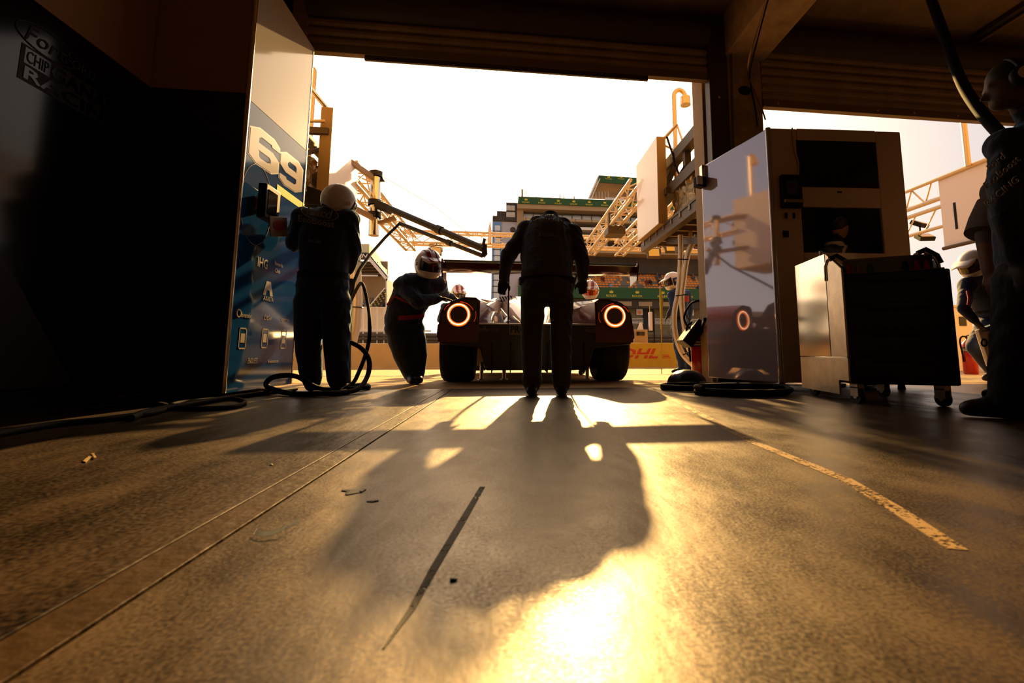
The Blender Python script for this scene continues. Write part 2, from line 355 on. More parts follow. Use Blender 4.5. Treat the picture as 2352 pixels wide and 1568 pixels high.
text('lettering', '/ FORD', .05, on_left(178, 152), (0, 1, 0), (0, 0, 1), M['greyp'], wl)
# baseboard
struct('baseboard_left', MB().box(XL-.02, -4.0, 0, XL+.012, YA-.01, .10), M['blackp'])
# column and beam between the bays
col = struct('column', MB().box(2.30, 4.34, -.1, 2.70, 4.72, 3.47), M['conc'], bevel=.012)
struct('beam', MB().box(2.28, -4.0, 3.46, 2.74, 4.45, Zc), M['conc'], bevel=.01)
obj('pilaster', MB().box(2.075, 4.46, -.1, 2.75, 4.72, 3.42), M['concl'], col, bevel=.006)
obj('cable_gland', MB().ell((2.50, 4.335, 3.10), (.07, .03, .05)), M['blackp'], col)
# roller shutters: one slat per ridge, a bottom bar, side guides
def shutter(name, x0, x1, zbot, nsl, extra=None):
    d = struct(name, MB().cyl((x0, 4.40, 3.72), (x1, 4.40, 3.72), .17, n=24), M['steel'], smooth=40)
    ph = .098
    me = None
    for i in range(nsl):
        z = zbot+.085+i*ph
        pr = [(4.37, z), (4.350, z+.006), (4.335, z+.030), (4.335, z+.058), (4.352, z+.086), (4.37, z+ph-.004), (4.385, z+ph-.004), (4.385, z)]
        if me is None:
            o = obj('slat', MB().prism([(x0, a, b-z) for a, b in pr], (x1-x0, 0, 0)), M['slat'], d); me = o.data; o.location.z = z
        else:
            o = bpy.data.objects.new('slat', me); put(o, d); o.location.z = z
    obj('bottom_bar', MB().box(x0, 4.325, zbot, x1, 4.395, zbot+.083), M['slatbar'], d, bevel=.006)
    if extra: obj('rubber_seal', MB().box(extra[0], 4.33, zbot-.05, extra[1], 4.36, zbot-.001), M['steel'], d, bevel=.004)
    return d
d1 = shutter('door_1', -1.97, 2.09, 3.185, 5, (-1.42, 1.43))
d2 = shutter('door_2', 2.705, 6.35, 2.93, 8)
for x in (2.72, 3.9, 4.35, 4.9): obj('bolt', MB().cyl((x+.15, 4.32, 2.97), (x+.15, 4.33, 2.97), .011, n=8), M['alu'], d2)
gr = MB(); gr.box(2.09, 4.30, -.1, 2.298, 4.42, 3.9); obj('guide_rail', gr, M['steel'], d1, bevel=.008)
obj('guide_bolt', MB().cyl((2.19, 4.296, 2.98), (2.19, 4.30, 2.98), .012, n=10), M['alu'], d1)
# ------------------------------------------------------------------ pit wall and what stands behind it
YW = 13.7; zw = LANE(YW)
XB = PY(1245, 800, YW).x
pw = struct('pit_wall', MB().box(-14, YW, -.6, XB, YW+.35, PY(900, 788.5, YW).z), M['wall'], bevel=.02)
obj('banner_panel', MB().box(XB+.01, YW-.01, -.6, 9.0, YW+.35, PY(1500, 787.5, YW).z), M['yel'], pw, bevel=.01)
obj('kerb_foot', MB().box(-14, YW-.10, -.6, 9.0, YW-.012, zw+.03), M['apron'], pw, bevel=.01)
zt_ = PY(1500, 800, YW).z; zb_ = PY(1500, 823, YW).z
xa = PY(1436, 812, YW).x; xb = PY(1514, 812, YW).x
text('lettering', 'DHL', zt_-zb_, ((xa+xb)/2-.10, YW-.012, (zt_+zb_)/2), (1, 0, 0), (0, 0, 1), M['dhl'], pw, width=(xb-xa)*1.12, shear=.35, bold=.035)
for i in range(3):
    z = zb_+.005+i*.045; obj('stripe', MB().prism([(xb+.06-i*-.02, YW-.011, z), (xb+.36-i*.03, YW-.011, z), (xb+.37-i*.03, YW-.011, z+.022), (xb+.08-i*-.02, YW-.011, z+.022)], (0, -.002, 0)), M['dhl'], pw)
obj('split_line', MB().box(xa-.2, YW-.0165, zb_+.10, xb+.1, YW-.014, zb_+.125), M['yel'], pw)
# ------------------------------------------------------------------ garage: numbered partition on the left
CAMF_ = Vector((sin(PSI), cos(PSI), 0))
XP = -1.85; ZP = 3.15
part = thing('display_partition', 'tall white and blue partition with the large number 69 beside the garage door', 'partition', (XP-.3, (YA+YB)/2, 0))
def S(px, py): p = PX(px, py, XP); return Vector((XP, min(max(p.y, YA), YB), p.z))
obj('carcass', MB().box(XL+.002, YA+.012, .03, XP-.012, YB, ZP-.002), M['blackp'], part)
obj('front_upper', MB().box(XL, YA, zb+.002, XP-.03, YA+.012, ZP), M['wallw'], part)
obj('front_lower', MB().box(XL, YA-.004, .03, XP-.03, YA+.012, zb), M['blackgloss'], part, bevel=.004, label='black gloss lower front')
bl, br = S(577, 232), S(703, 345); bl.y = YA; br.y = YB
obj('side_upper', MB().prism([(XP-.012, YA, bl.z), (XP-.012, YB, br.z), (XP-.012, YB, ZP), (XP-.012, YA, ZP)], (.012, 0, 0)), M['white'], part, label='white gloss upper side')
obj('side_lower', MB().prism([(XP-.012, YA, .03), (XP-.012, YB, .03), (XP-.012, YB, br.z-.004), (XP-.012, YA, bl.z-.004)], (.0115, 0, 0)), M['blue'], part, label='blue gloss lower side')
obj('corner_profile', MB().tube([(XP-.014, YA+.002, .03), (XP-.014, YA+.002, ZP)], .016, 10), M['sus'], part, smooth=40)
obj('rear_edge', MB().box(XP-.02, YB, .03, XP+.003, YB+.014, ZP), M['sus2'], part)
# the digits: chamfered block figures, the nine is the six turned round
six_o = [(.30, 1.0), (.78, 1.0), (1.0, .87), (1.0, .74), (.74, .74), (.70, .80), (.36, .80), (.28, .74), (.28, .60), (.76, .60), (1.0, .46), (1.0, .14), (.76, 0), (.24, 0), (0, .14), (0, .84)]
six_h = [(.28, .40), (.66, .40), (.72, .35), (.72, .25), (.64, .19), (.34, .19), (.28, .25)]
def digit(nine, y0, y1, z0, z1, dz):
    def T(q, g=0.0):
        out = []
        for u, v in q:
            if nine: u, v = 1-u, 1-v
            out.append((u, v))
        return out
    def fill(o, h, x, th, m, nm):
        bm_ = bmesh.new()
        def lp(q):
            vs = [bm_.verts.new((x, y0+(y1-y0)*u, z0+(z1-z0)*v+dz*(u-.5))) for u, v in q]
            return [bm_.edges.new((vs[i], vs[(i+1) % len(vs)])) for i in range(len(vs))]
        es = lp(o)+lp(h)
        bmesh.ops.triangle_fill(bm_, use_beauty=True, use_dissolve=False, edges=es)
        r = bmesh.ops.extrude_face_region(bm_, geom=bm_.faces[:]); bmesh.ops.translate(bm_, verts=[e for e in r['geom'] if isinstance(e, bmesh.types.BMVert)], vec=(th, 0, 0))
        bmesh.ops.recalc_face_normals(bm_, faces=bm_.faces)
        me = bpy.data.meshes.new(nm); bm_.to_mesh(me); bm_.free(); me.materials.append(m); o_ = bpy.data.objects.new(nm, me); put(o_, part)
    grow = lambda q, k, c: [(c[0]+(u-c[0])*k, c[1]+(v-c[1])*k) for u, v in q]
    o, h = T(six_o), T(six_h); ch = (sum(p[0] for p in h)/len(h), sum(p[1] for p in h)/len(h))
    fill(grow(o, 1.07, (.5, .5)), grow(h, .86, ch), XP, .0012, M['digito'], 'digit_outline')
    fill(o, h, XP+.001, .0015, M['digit'], 'digit')
s0, s1 = PX(575, 300, XP), PX(637, 400, XP); n0, n1 = PX(643, 380, XP), PX(692, 435, XP)
zt6 = PX(588, 286, XP).z; zb6 = PX(625, 401, XP).z
digit(False, s0.y, s1.y, zb6, zt6, .02); digit(True, n0.y, n1.y, zb6, zt6, .02)
q = [S(636, 432), S(697, 476), S(697, 462), S(635, 418)]; zq = (q[0].z+q[1].z)/2
obj('stripe', MB().prism([(XP+.0005, q[0].y, zq-.03), (XP+.0005, q[1].y+.03, zq-.03), (XP+.0005, q[1].y+.03, zq+.035), (XP+.0005, q[0].y, zq+.035)], (.001, 0, 0)), M['lime'], part, label='lime yellow stripe')
def dec(body, px, py, h, w=None, **k): p = PX(px, py, XP); text('lettering', body, h, (XP+.0005, p.y, p.z), (0, 1, 0), (0, 0, 1), M['decal'], part, width=w, **k)
dec('IHG', 603, 604, .075, .14, bold=.01); dec('Rewards', 640, 607, .030, .13); dec('Club', 637, 622, .032, .08)
dec('AXALTA', 616, 686, .034, .15)
dec('brembo', 566, 724, .036, .13, shear=.1); oval('emblem_ring', PX(548, 719, XP), .05, .05, (0, 1, 0), (0, 0, 1), M['decal'], part, .006)
dec('DSSV', 615, 730, .034, .11); dec('sparco', 654, 736, .03, .13); dec('ENDLESS', 580, 828, .040, .13); dec('brainstorm', 627, 829, .026, .16)
p = PX(616, 664, XP); obj('emblem', MB().prism([(XP+.0005, p.y+a, p.z+b_) for a, b_ in [(-.075, -.05), (-.03, .06), (.03, .06), (.075, -.05), (.03, -.05), (.02, -.01), (-.02, -.01), (-.035, -.05)]], (.001, 0, 0)), M['decal'], part)
for px in (557, 608, 651):
    p = PX(px, 777 if px < 620 else 780, XP); w = .045
    b = MB()
    for (a0, b0, a1, b1) in ((-w, -.075, w, -.065), (-w, .065, w, .075), (-w, -.075, -w+.008, .075), (w-.008, -.075, w, .075), (-w+.02, -.03, w-.02, .035)):
        b.box(XP+.0005, p.y+a0, p.z+b0, XP+.0015, p.y+a1, p.z+b1)
    obj('square_emblem', b, M['decal'], part, kind='stuff')
p = PX(590, 470, XP); oval('arc_line', p, .42, .60, (0, 1, 0), (0, 0, 1), M['digito'], part, .002)
# small control unit and label board hung on the partition
p = PX(628, 470, XP+.10); q = PX(650, 512, XP+.13)
cu = thing('control_unit', 'small dark control unit bracketed to the blue partition', 'control box', (XP+.05, p.y, p.z))
obj('housing', MB().box(XP+.04, p.y-.11, p.z-.13, XP+.10, p.y+.10, p.z+.13), M['blackp'], cu, bevel=.01)
obj('screen', MB().box(XP+.098, p.y-.08, p.z-.09, XP+.103, p.y+.05, p.z+.09), M['screen'], cu)
obj('bracket', MB().box(XP+.002, p.y-.05, p.z-.05, XP+.042, p.y+.05, p.z+.05), M['sus2'], cu)
lb = thing('label_board', 'small white board with a red oval label hung below the control unit', 'board', (XP+.1, q.y, q.z))
obj('board', MB().obox((XP+.10, q.y, q.z-.03), (.012, .26, .15), Matrix.Rotation(.25, 3, 'X')), M['plate'], lb, bevel=.003)
obj('label', MB().ell((XP+.108, q.y, q.z-.02), (.004, .10, .045), Matrix.Rotation(.25, 3, 'X')), M['redc'], lb)
# ------------------------------------------------------------------ monitor cabinet on the right
FL = Vector((2.154, 3.416, 0)); BL = Vector((1.945, 4.27, 0)); FR = Vector((3.33, 3.345, 0)); BR = Vector((3.17, 4.27, 0)); HC = 2.185
cab = thing('monitor_cabinet', 'tall white cabinet with two black screens in its front on the right', 'cabinet', ((FL.x+BR.x)/2, (FL.y+BR.y)/2, 0))
ux = (FR-FL).normalized(); nin = Vector((-ux.y, ux.x, 0))          # into the cabinet
def FP(px, py):                                                     # pixel on the cabinet's front plane -> (u, z)
    r = ray(px, py); t = (FL-EYE).dot(nin)/r.dot(nin); p = EYE+r*t; return ((p-FL).dot(ux), p.z)
def fpt(u, z, d=0.0): return FL+ux*u+Vector((0, 0, z))+nin*d
def fbox(name, u0, z0, u1, z1, d0, d1, m, parent, **k):
    return obj(name, MB().prism([fpt(u0, z0, d0), fpt(u1, z0, d0), fpt(u1, z1, d0), fpt(u0, z1, d0)], nin*(d1-d0)), m, parent, **k)
uL, zL1 = FP(1841, 474); uR, zL0 = FP(2033, 582); wid = (FR-FL).length
uA, zA1 = FP(1828, 322); uB, zA0 = FP(2019, 433)
fbox('front_panel', .0, .06, uL, HC, .0, .03, M['cabf'], cab, bevel=.012)
fbox('front_panel', uR, .06, wid, HC, .0, .03, M['cabf'], cab, bevel=.012)
fbox('front_panel', uL+.001, zL1, uR-.001, HC, .001, .03, M['cabf'], cab)
fbox('front_panel', uL+.001, .06, uR-.001, zL0, .001, .03, M['cabf'], cab)
fbox('upper_screen', uA, zA0, uB, zA1, -.004, .0008, M['screen'], cab, label='black upper screen')
fbox('window_pane', uL+.001, zL0+.001, uR-.001, zL1-.001, .012, .016, mat('dark pane', (.9, .85, .8), .02, trans=1.0, ior=1.1), cab)
fbox('indicator', (uA+uB)/2-.02, zA0-.045, (uA+uB)/2+.02, zA0-.03, -.003, .0005, M['blackp'], cab)
obj('side_panel', MB().prism([FL+Vector((0, .022, .06)), BL+Vector((0, 0, .06)), BL+Vector((0, 0, HC)), FL+Vector((0, .022, HC))], Vector((.035, .008, 0))), M['cabw'], cab, bevel=.008, label='glossy white side panel')
obj('corner_profile', MB().tube([FL+Vector((.012, .012, .06)), FL+Vector((.012, .012, HC))], .022, 14), M['cabw'], cab, smooth=40)
obj('far_side_panel', MB().prism([FR+Vector((0, .03, .06)), BR+Vector((0, 0, .06)), BR+Vector((0, 0, HC)), FR+Vector((0, .03, HC))], Vector((-.03, 0, 0))), M['blackp'], cab)
obj('back_panel', MB().prism([BL+Vector((.04, -.02, .06)), BR+Vector((-.03, -.02, .06)), BR+Vector((-.03, -.02, 2.0)), BL+Vector((.04, -.02, 2.0))], (0, -.02, 0)), M['blackp'], cab)  # stops below the top: unseen slot added to let light inside
obj('top', MB().prism([FL+Vector((.04, .035, HC-.03)), FR+Vector((-.035, .035, HC-.03)), BR+Vector((-.035, -.045, HC-.03)), BL+Vector((.045, -.045, HC-.03))], (0, 0, .029)), M['blackp'], cab)
for p in (FL+Vector((.06, .08, 0)), BL+Vector((.08, -.08, 0)), FR+Vector((-.1, .1, 0)), BR+Vector((-.1, -.1, 0))):
    obj('foot', MB().cyl(p, p+Vector((0, 0, .06)), .03, .022, 12), M['blackp'], cab, smooth=40)
u0, z1 = FP(1788, 405); u1, z0 = FP(1838, 480)
ph = thing('wall_control_box', 'black control box with a small panel fixed to the cabinet front', 'control box', fpt((u0+u1)/2, (z0+z1)/2, -.02))
fbox('housing', u0, z0, u1, z1, -.05, -.002, M['blackp'], ph, bevel=.008)
fbox('panel', u0+.035, z0+.10, u1-.035, z1-.05, -.053, -.0505, mat('slate panel', (.035, .04, .05), .3), ph)
fbox('shelf', u0+.005, z0+.035, u1-.005, z0+.06, -.075, -.051, mat('amber strip', (.32, .22, .05), .35), ph, bevel=.006)
obj('cable', MB().tube([fpt(u0+.14, HC, -.006), fpt(u0+.15, HC-.2, -.008), fpt(u0+.175, z1+.12, -.008), fpt(u0+.16, z1, -.02)], .006, 6), M['cabf'], ph, smooth=60)
u0, z0 = FP(1802, 503); u1, z1 = FP(1824, 489)
hd = thing('door_catch', 'pale catch with black ends on the white cabinet front', 'latch', fpt((u0+u1)/2, (z0+z1)/2, 0))
fbox('plate', u0+.02, z0, u1-.02, z1, -.012, -.001, M['cabf'], hd, bevel=.003); fbox('end_cap', u0, z0+.004, u0+.018, z1-.004, -.02, -.001, M['blackp'], hd, bevel=.004); fbox('end_cap', u1-.018, z0+.004, u1, z1-.004, -.02, -.001, M['blackp'], hd, bevel=.004)
u0, z0 = FP(1798, 545); u1, z1 = FP(1810, 530)
o = fbox('socket', u0, z0, u1, z1, -.012, -.001, M['blackp'], None, bevel=.004); tag(o, 'small square black socket low on the white cabinet front', 'socket')
# sensor lamp on the cabinet's rear edge
p = BL+Vector((-.01, -.03, 2.02))
se = thing('sensor_lamp', 'small black box lamp bracketed on the upper rear edge of the white cabinet', 'lamp', p)
obj('housing', MB().obox(p+Vector((-.035, -.03, -.02)), (.10, .08, .11), Matrix.Rotation(.3, 3, 'Z')), M['blackp'], se, bevel=.01)
obj('lens', MB().obox(p+Vector((-.055, -.075, -.015)), (.07, .012, .085), Matrix.Rotation(.3, 3, 'Z')), M['winlit'], se, bevel=.004)
obj('bracket', MB().box(p.x-.012, p.y-.04, p.z+.04, p.x+.03, p.y+.02, p.z+.16), M['sus'], se)
# ------------------------------------------------------------------ black tool cart with a stainless end panel
L_ = PD(1843, 902, 3.36); L_.z = 0; N_ = PD(1952, 900, 2.70); N_.z = 0; CRb = PD(2212, 900, 2.50); CRb.z = 0
CLb = N_.copy(); dR = (CRb-CLb).normalized(); dE = (L_-N_).normalized(); dB = dE
Wc = (CRb-CLb).length; dp_ = (L_-N_).length; zcb = .115; zct = .765
ct = thing('tool_cart', 'large black wheeled tool cart with a bright steel end panel and loop handles', 'cart', ((CLb+CRb)/2+dB*dp_/2).to_tuple())
def cbox(name, u0, u1, d0, d1, z0, z1, m, parent=None, ins=0.0, **k):
    a = CLb+dR*u0; c = CLb+dR*u1
    q = [a+dB*d0, c+dB*d0, c+dB*d1, a+dB*d1]; ctr = sum(q, Vector())/4
    return obj(name, MB().loft([[p+Vector((0, 0, z0)) for p in q], [ctr+(p-ctr)*(1-ins)+Vector((0, 0, z1)) for p in q]]), m, parent or ct, **k)
cbox('body', .014, Wc, 0, dp_, zcb, zct, M['cart'], bevel=.010)
for i, (a, b_) in enumerate(((.16, .27), (.28, .42), (.43, .57), (.58, .73))):
    dr = cbox('drawer', .04, Wc-.03, -.008, .02, a, b_-.004, M['cart'], bevel=.004)
    cbox('drawer_pull', .12, Wc-.12, -.016, -.008, b_-.03, b_-.018, M['blackp'], dr)
# end panel: two polished sheets meeting at a seam under a low gable, a dull sheet below
nE = Vector((dE.y, -dE.x, 0));
if nE.dot(dR) > 0: nE = -nE
def EPz(px, py):                                                    # pixel -> (along, z) on the end plane
    r = ray(px, py); t = (N_-EYE).dot(nE)/r.dot(nE); p = EYE+r*t; return (p-N_).dot(dE), p.z
s_, za = EPz(1893, 583); zl = EPz(1822, 612)[1]; zr = EPz(1943, 612)[1]; zs = .272
def sheet(name, q, m, off=0.0, th=.012, **k): return obj(name, MB().prism([N_+dE*u+Vector((0, 0, z))+nE*off for u, z in q], -nE*th), m, ct, bevel=.002, **k)
sheet('end_panel', [(s_+.004, zs), (dp_, zs), (dp_, zl), (s_+.004, za)], M['sus'], label='polished steel end panel')
sheet('end_panel', [(0, zs), (s_-.004, zs), (s_-.004, za), (0, zr)], M['sus2'], label='dull steel end panel')
sheet('lower_panel', [(.12, .045), (dp_, .045), (dp_, zs-.007), (0, zs-.007), (0, .13), (.12, .13)], M['sus2'])
sheet('trim_strip', [(0, zs-.006), (dp_, zs-.006), (dp_, zs-.001), (0, zs-.001)], M['sus'], .002)
sheet('backing', [(0, zct-.1), (dp_, zct-.1), (dp_, zl-.004), (s_, za-.004), (0, zr-.004)], M['blackp'], -.013, .012)
def caster(parent, p, r=.045, m='blackp'):
    cs = obj('caster', MB().cyl(p+Vector((-.014, 0, r)), p+Vector((.014, 0, r)), r, n=20), M['rubber'], parent, smooth=40)
    b = MB(); b.box(p.x-.022, p.y-.03, p.z+r, p.x-.016, p.y+.03, p.z+2*r+.012); b.box(p.x+.016, p.y-.03, p.z+r, p.x+.022, p.y+.03, p.z+2*r+.012); b.box(p.x-.022, p.y-.03, p.z+2*r+.006, p.x+.022, p.y+.03, p.z+2*r+.03)
    obj('fork', b, M['sus2'], cs); obj('hub', MB().cyl(p+Vector((-.018, 0, r)), p+Vector((.018, 0, r)), r*.35, n=12), M['sus2'], cs)
cbox('tray_rim', .03, Wc-.06, .03, .045, zct, zct+.085, mat('tray glass', (.05, .045, .035), .15, spec=.6)); cbox('tray_rim', Wc-.035, Wc-.02, .05, dp_-.03, zct, zct+.06, M['cart']); cbox('tray_rim', .015, Wc-.02, .012, .024, zct-.002, zct+.008, M['slatbar'])
cbox('tray_rim', .03, Wc-.06, .03, .05, zct+.085, zct+.093, M['slatbar'])
for i, (u, c_) in enumerate(((.05, 'redc'), (.10, 'slatbar'), (.16, 'green'), (.33, 'blackp'), (.385, 'redc'), (.43, 'redc'))):
    p = CLb+dR*u+dB*.02; obj('knob', MB().lathe([(.016, 0), (.016, .03), (.011, .036), (.011, .055), (0, .057)], (p.x, p.y, zct), n=12), M[c_], ct, smooth=40)
def loop_handle(u, name='handle'):
    base = CLb+dR*u+dB*.05; b = MB(); pts = []
    for a, z in ((0, zct-.03), (0, zct+.06), (.012, zct+.095), (.05, zct+.115), (.10, zct+.075), (.115, zct+.03), (.118, zct-.03)): pts.append(base+dR*a+Vector((0, 0, z)))
    obj(name, b.tube(pts, .011, 10), M['chrome'], ct, smooth=60)
    obj(name+'_sleeve', MB().tube([p+dR*.012+Vector((0, 0, .008)) for p in pts[2:6]], .016, 10), M['rubber'], ct, smooth=60)
loop_handle(-.06); loop_handle(Wc-.14)
for p in (CLb+dR*.06+dB*.05, CRb-dR*.06+dB*.05, CLb+dR*.06+dB*(dp_-.06), CRb-dR*.06+dB*(dp_-.06)): caster(ct, Vector((p.x, p.y, 0)), .042)
# bottle on the cart
p = L_+dR*.10-dE*.06; p2 = PD(1884, 560, (p-EYE).dot(CAMF_)); p = Vector((p2.x, p2.y, zct))
obj('top_shelf', MB().prism([q_+Vector((0, 0, zct)) for q_ in (L_+dR*.02, L_+dR*.25, L_+dR*.25-dE*.2, L_+dR*.02-dE*.2)], (0, 0, .055)), M['cart'], ct)
p = Vector((p.x, p.y, zct+.055))
bt = thing('water_bottle', 'clear plastic water bottle with a blue label standing on the tool cart', 'bottle', p)
obj('shell', MB().lathe([(.0, 0), (.028, 0), (.032, .008), (.032, .085), (.028, .09), (.032, .095), (.032, .145), (.026, .165), (.013, .185), (.012, .195)], p, n=20), M['bottle'], bt, smooth=50)
obj('label', MB().lathe([(.0325, .09), (.033, .092), (.033, .136), (.0325, .138)], p, n=20), M['blue2'], bt, smooth=50)
obj('cap', MB().lathe([(.0135, .193), (.0135, .215), (.0, .216)], p, n=16), M['digit'], bt, smooth=40)
# ------------------------------------------------------------------ pit gantries outside
def truss(root, p0, p1, w, h, n, r=.025, rb=.011, m='alu', side=(1, 0, 0)):
    p0 = Vector(p0); p1 = Vector(p1); s = Vector(side); z = Vector((0, 0, 1)); cs = [-s*w/2-z*h/2, s*w/2-z*h/2, s*w/2+z*h/2, -s*w/2+z*h/2]
    for c in cs: bar('chord', p0+c, p1+c, r, M[m], root)
    for i in range(n):
        a = p0.lerp(p1, i/n); c = p0.lerp(p1, (i+1)/n)
        for k in range(4):
            q0, q1 = (cs[k], cs[(k+1) % 4]) if i % 2 == 0 else (cs[(k+1) % 4], cs[k]); bar('brace', a+q0, c+q1, rb, M[m], root, 6)
        bar('brace', c+cs[0], c+cs[1], rb, M[m], root, 6); bar('brace', c+cs[2], c+cs[3], rb, M[m], root, 6)
XR = 2.02; YR0 = 5.80; YR1 = 6.80; zlo = 2.04; zhi = 3.28
gr_ = thing('pit_gantry', 'right pit gantry with a white sign box, bracket beams and steel platform outside the door', 'gantry', (2.4, 5.6, 2.0))
obj('sign_box', MB().box(XR, YR0, zlo, XR+.125, YR1, zhi), M['signe'], gr_, bevel=.004)
obj('sign_face', MB().box(XR-.006, YR0+.004, zlo+.004, XR-.0005, YR1, zhi-.003), M['signw'], gr_, label='blank white sign face')
for z in (2.92, 2.52): obj('bracket_beam', MB().box(2.17, 4.72, z-.075, 2.30, 6.6, z+.075), M['darksteel'], gr_, bevel=.004)
for z in (2.92, 2.52): obj('wall_plate', MB().box(2.12, 4.70, z-.13, 2.36, 4.725, z+.13), M['darksteel'], gr_, bevel=.004)
obj('strut', MB().box(2.20, 5.28, 2.55, 2.28, 5.36, 2.90), M['darksteel'], gr_)
obj('strut', MB().beam((2.24, 5.5, 2.90), (2.24, 6.5, 2.54), .06, .06), M['darksteel'], gr_)
obj('tie_beam', MB().box(2.10, 5.72, 2.44, 2.85, 5.80, 2.52), M['darksteel'], gr_)
obj('platform', MB().box(2.10, 4.76, 2.03, 3.35, 6.85, 2.06), M['darksteel'], gr_)
for x in (2.16, 2.72, 3.3): obj('platform_beam', MB().box(x-.05, 4.73, 1.90, x+.05, 6.95, 2.028), M['darksteel'], gr_, bevel=.004)
for i in range(7): obj('purlin', MB().box(2.10, 4.95+i*.3, 1.97, 3.35, 5.0+i*.3, 2.029), M['slatbar'], gr_)
obj('brace_beam', MB().beam((2.30, 4.74, 1.55), (2.30, 6.2, 1.90), .08, .08), M['darksteel'], gr_)
for y in (5.2, 5.9): bar('short_pipe', (2.5, y, 1.97), (2.5, y, 1.87), .03, M['alu'], gr_)
bar('stub_rail', (2.14, 5.9, 3.28), (2.30, 5.75, 3.45), .022, M['alu'], gr_); bar('stub_rail', (2.17, 5.9, 3.2), (2.36, 5.6, 2.92), .014, M['alu'], gr_); bar('stub_rail', (2.3, 5.76, 3.44), (2.36, 5.6, 2.96), .014, M['alu'], gr_)
# wrapped bundle on the platform
fo = thing('wrapped_bundle', 'bundle wrapped in crumpled dark foil sheet on the right gantry platform', 'bundle', (2.55, 5.4, 2.06))
def bundle(x0, y0, z0, x1, y1, z1, m, parent, seed):
    rnd = random.Random(seed); b = MB(); nx, nz = 10, 8; rings = []
    for k in range(nz+1):
        z = z0+(z1-z0)*k/nz; ring = []
        for j in range(4*nx):
            s, f = divmod(j, nx); f /= nx
            x, y = [(x0+(x1-x0)*f, y0), (x1, y0+(y1-y0)*f), (x1+(x0-x1)*f, y1), (x0, y1+(y0-y1)*f)][s]
            q = .035; ring.append((x+rnd.uniform(-q, q), y+rnd.uniform(-q, q), z+rnd.uniform(-q, q)*.6))
        rings.append(ring)
    return obj('cover', b.loft(rings), m, parent, smooth=70)
bundle(2.22, 5.05, 2.07, 2.95, 5.75, 2.50, M['foil'], fo, 3)
b = MB().tube([(2.25, 5.02, 2.50), (2.42, 5.00, 2.30), (2.6, 5.0, 2.2), (2.75, 5.02, 2.1)], .022, 8); obj('strap', b, M['hose'], fo, smooth=60)
def gooseneck(name, lab, base, top, dx, mir=1):
    g = thing(name, lab, 'lamp', base); base = Vector(base); pts = [base, base+Vector((0, 0, (top-base.z)*.55))]
    for k in range(9): a = pi*k/8; pts.append(Vector((base.x+mir*(dx/2-dx/2*cos(a)), base.y, top-dx/2+dx/2*sin(a)*1.25)))
    obj('pole', MB().tube(pts, .032, 12), M['alu'], g, smooth=60)
    e = pts[-1]; obj('shade', MB().lathe([(.035, .02), (.07, .0), (.075, -.12), (.06, -.125), (.0, -.11)], e, n=18), M['alu'], g, smooth=40)
    return g
p = PD(1553, 395, 6.2); t = PD(1556, 212, 6.2)
gooseneck('gooseneck_lamp', 'tall gooseneck lamp rising behind the right gantry sign box', (p.x, p.y, 2.06), t.z+.02, .17)
# cables on the right gantry
cb = MB().tube([PD(1532, 315, 5.9), PD(1545, 355, 5.8), PD(1550, 380, 5.75), PD(1560, 400, 5.7), PD(1572, 382, 5.5), PD(1588, 388, 5.3), PD(1602, 400, 5.2)], .014, 8)
tag(obj('gantry_cable', cb, M['hose'], smooth=60), 'black cable looping over the foil bundle on the right gantry', 'cable')
# portal truss: two arms towards the pit wall and a long cross truss at their ends
zt1 = 3.08
tr = thing('portal_truss', 'long aluminium lattice truss across the pit lane with arms back to both gantries', 'truss', (0, 10.9, zt1))
YT = 10.9
zta = 2.88
truss(tr, (2.02, 6.8, zta), (2.02, YT, zta), .20, .32, 10, .030, .012)
truss(tr, (2.75, 6.9, zta), (2.75, YT, zta), .20, .32, 9, .030, .012)
truss(tr, (-2.30, 6.6, zta), (-2.30, YT, zta), .20, .32, 10, .030, .012)
truss(tr, (-2.45, YT+.15, zt1-.02), (6.6, YT+.15, zt1-.02), .26, .28, 22, .028, .010, side=(0, 1, 0))
obj('splice_plate', MB().box(1.86, 8.2, zta-.34, 2.20, 8.55, zta-.19), M['darksteel'], tr, bevel=.01)
for x in (1.90, 2.02): obj('hanger', MB().box(x-.02, 8.25, zta-.20, x+.02, 8.33, zta+.08), M['darksteel'], tr)
p = PY(1125, 540, YT); obj('spike', MB().lathe([(.05, -.15), (.045, .15), (.0, .42)], (p.x, YT, zt1+.02), n=10), M['alu'], tr)
# floodlights hung from the cross truss
def flood(px, py, lab, yaw=0.0, w=.26):
    p = PD(px, py, 10.3); f = thing('floodlight', lab, 'floodlight', p, 'floodlights under the portal truss'); R = Matrix.Rotation(yaw, 3, 'Z')@Matrix.Rotation(-.25, 3, 'X')
    obj('housing', MB().obox(p, (w, .09, w*.8), R), M['darksteel'], f, bevel=.012)
    obj('lens', MB().obox(p+R@Vector((0, -.05, 0)), (w*.8, .012, w*.6), R), M['lampg'], f)
    obj('yoke', MB().tube([p+R@Vector((-w*.56, 0, 0)), p+R@Vector((-w*.56, 0, w*.6)), p+R@Vector((w*.56, 0, w*.6)), p+R@Vector((w*.56, 0, 0))], .012, 6), M['darksteel'], f)
    bar('hanger', p+R@Vector((0, 0, w*.6)), (p.x, YT, zt1-.13), .012, M['darksteel'], f)
flood(1001, 577, 'small floodlight hanging above the helmet of the man pushing the car', .25)
flood(1501, 582, 'glowing yellow floodlight hanging beside the right gantry platform', -.1, .30)
flood(1540, 571, 'dark floodlight hanging nearest to the pale hoses', -.1, .26)
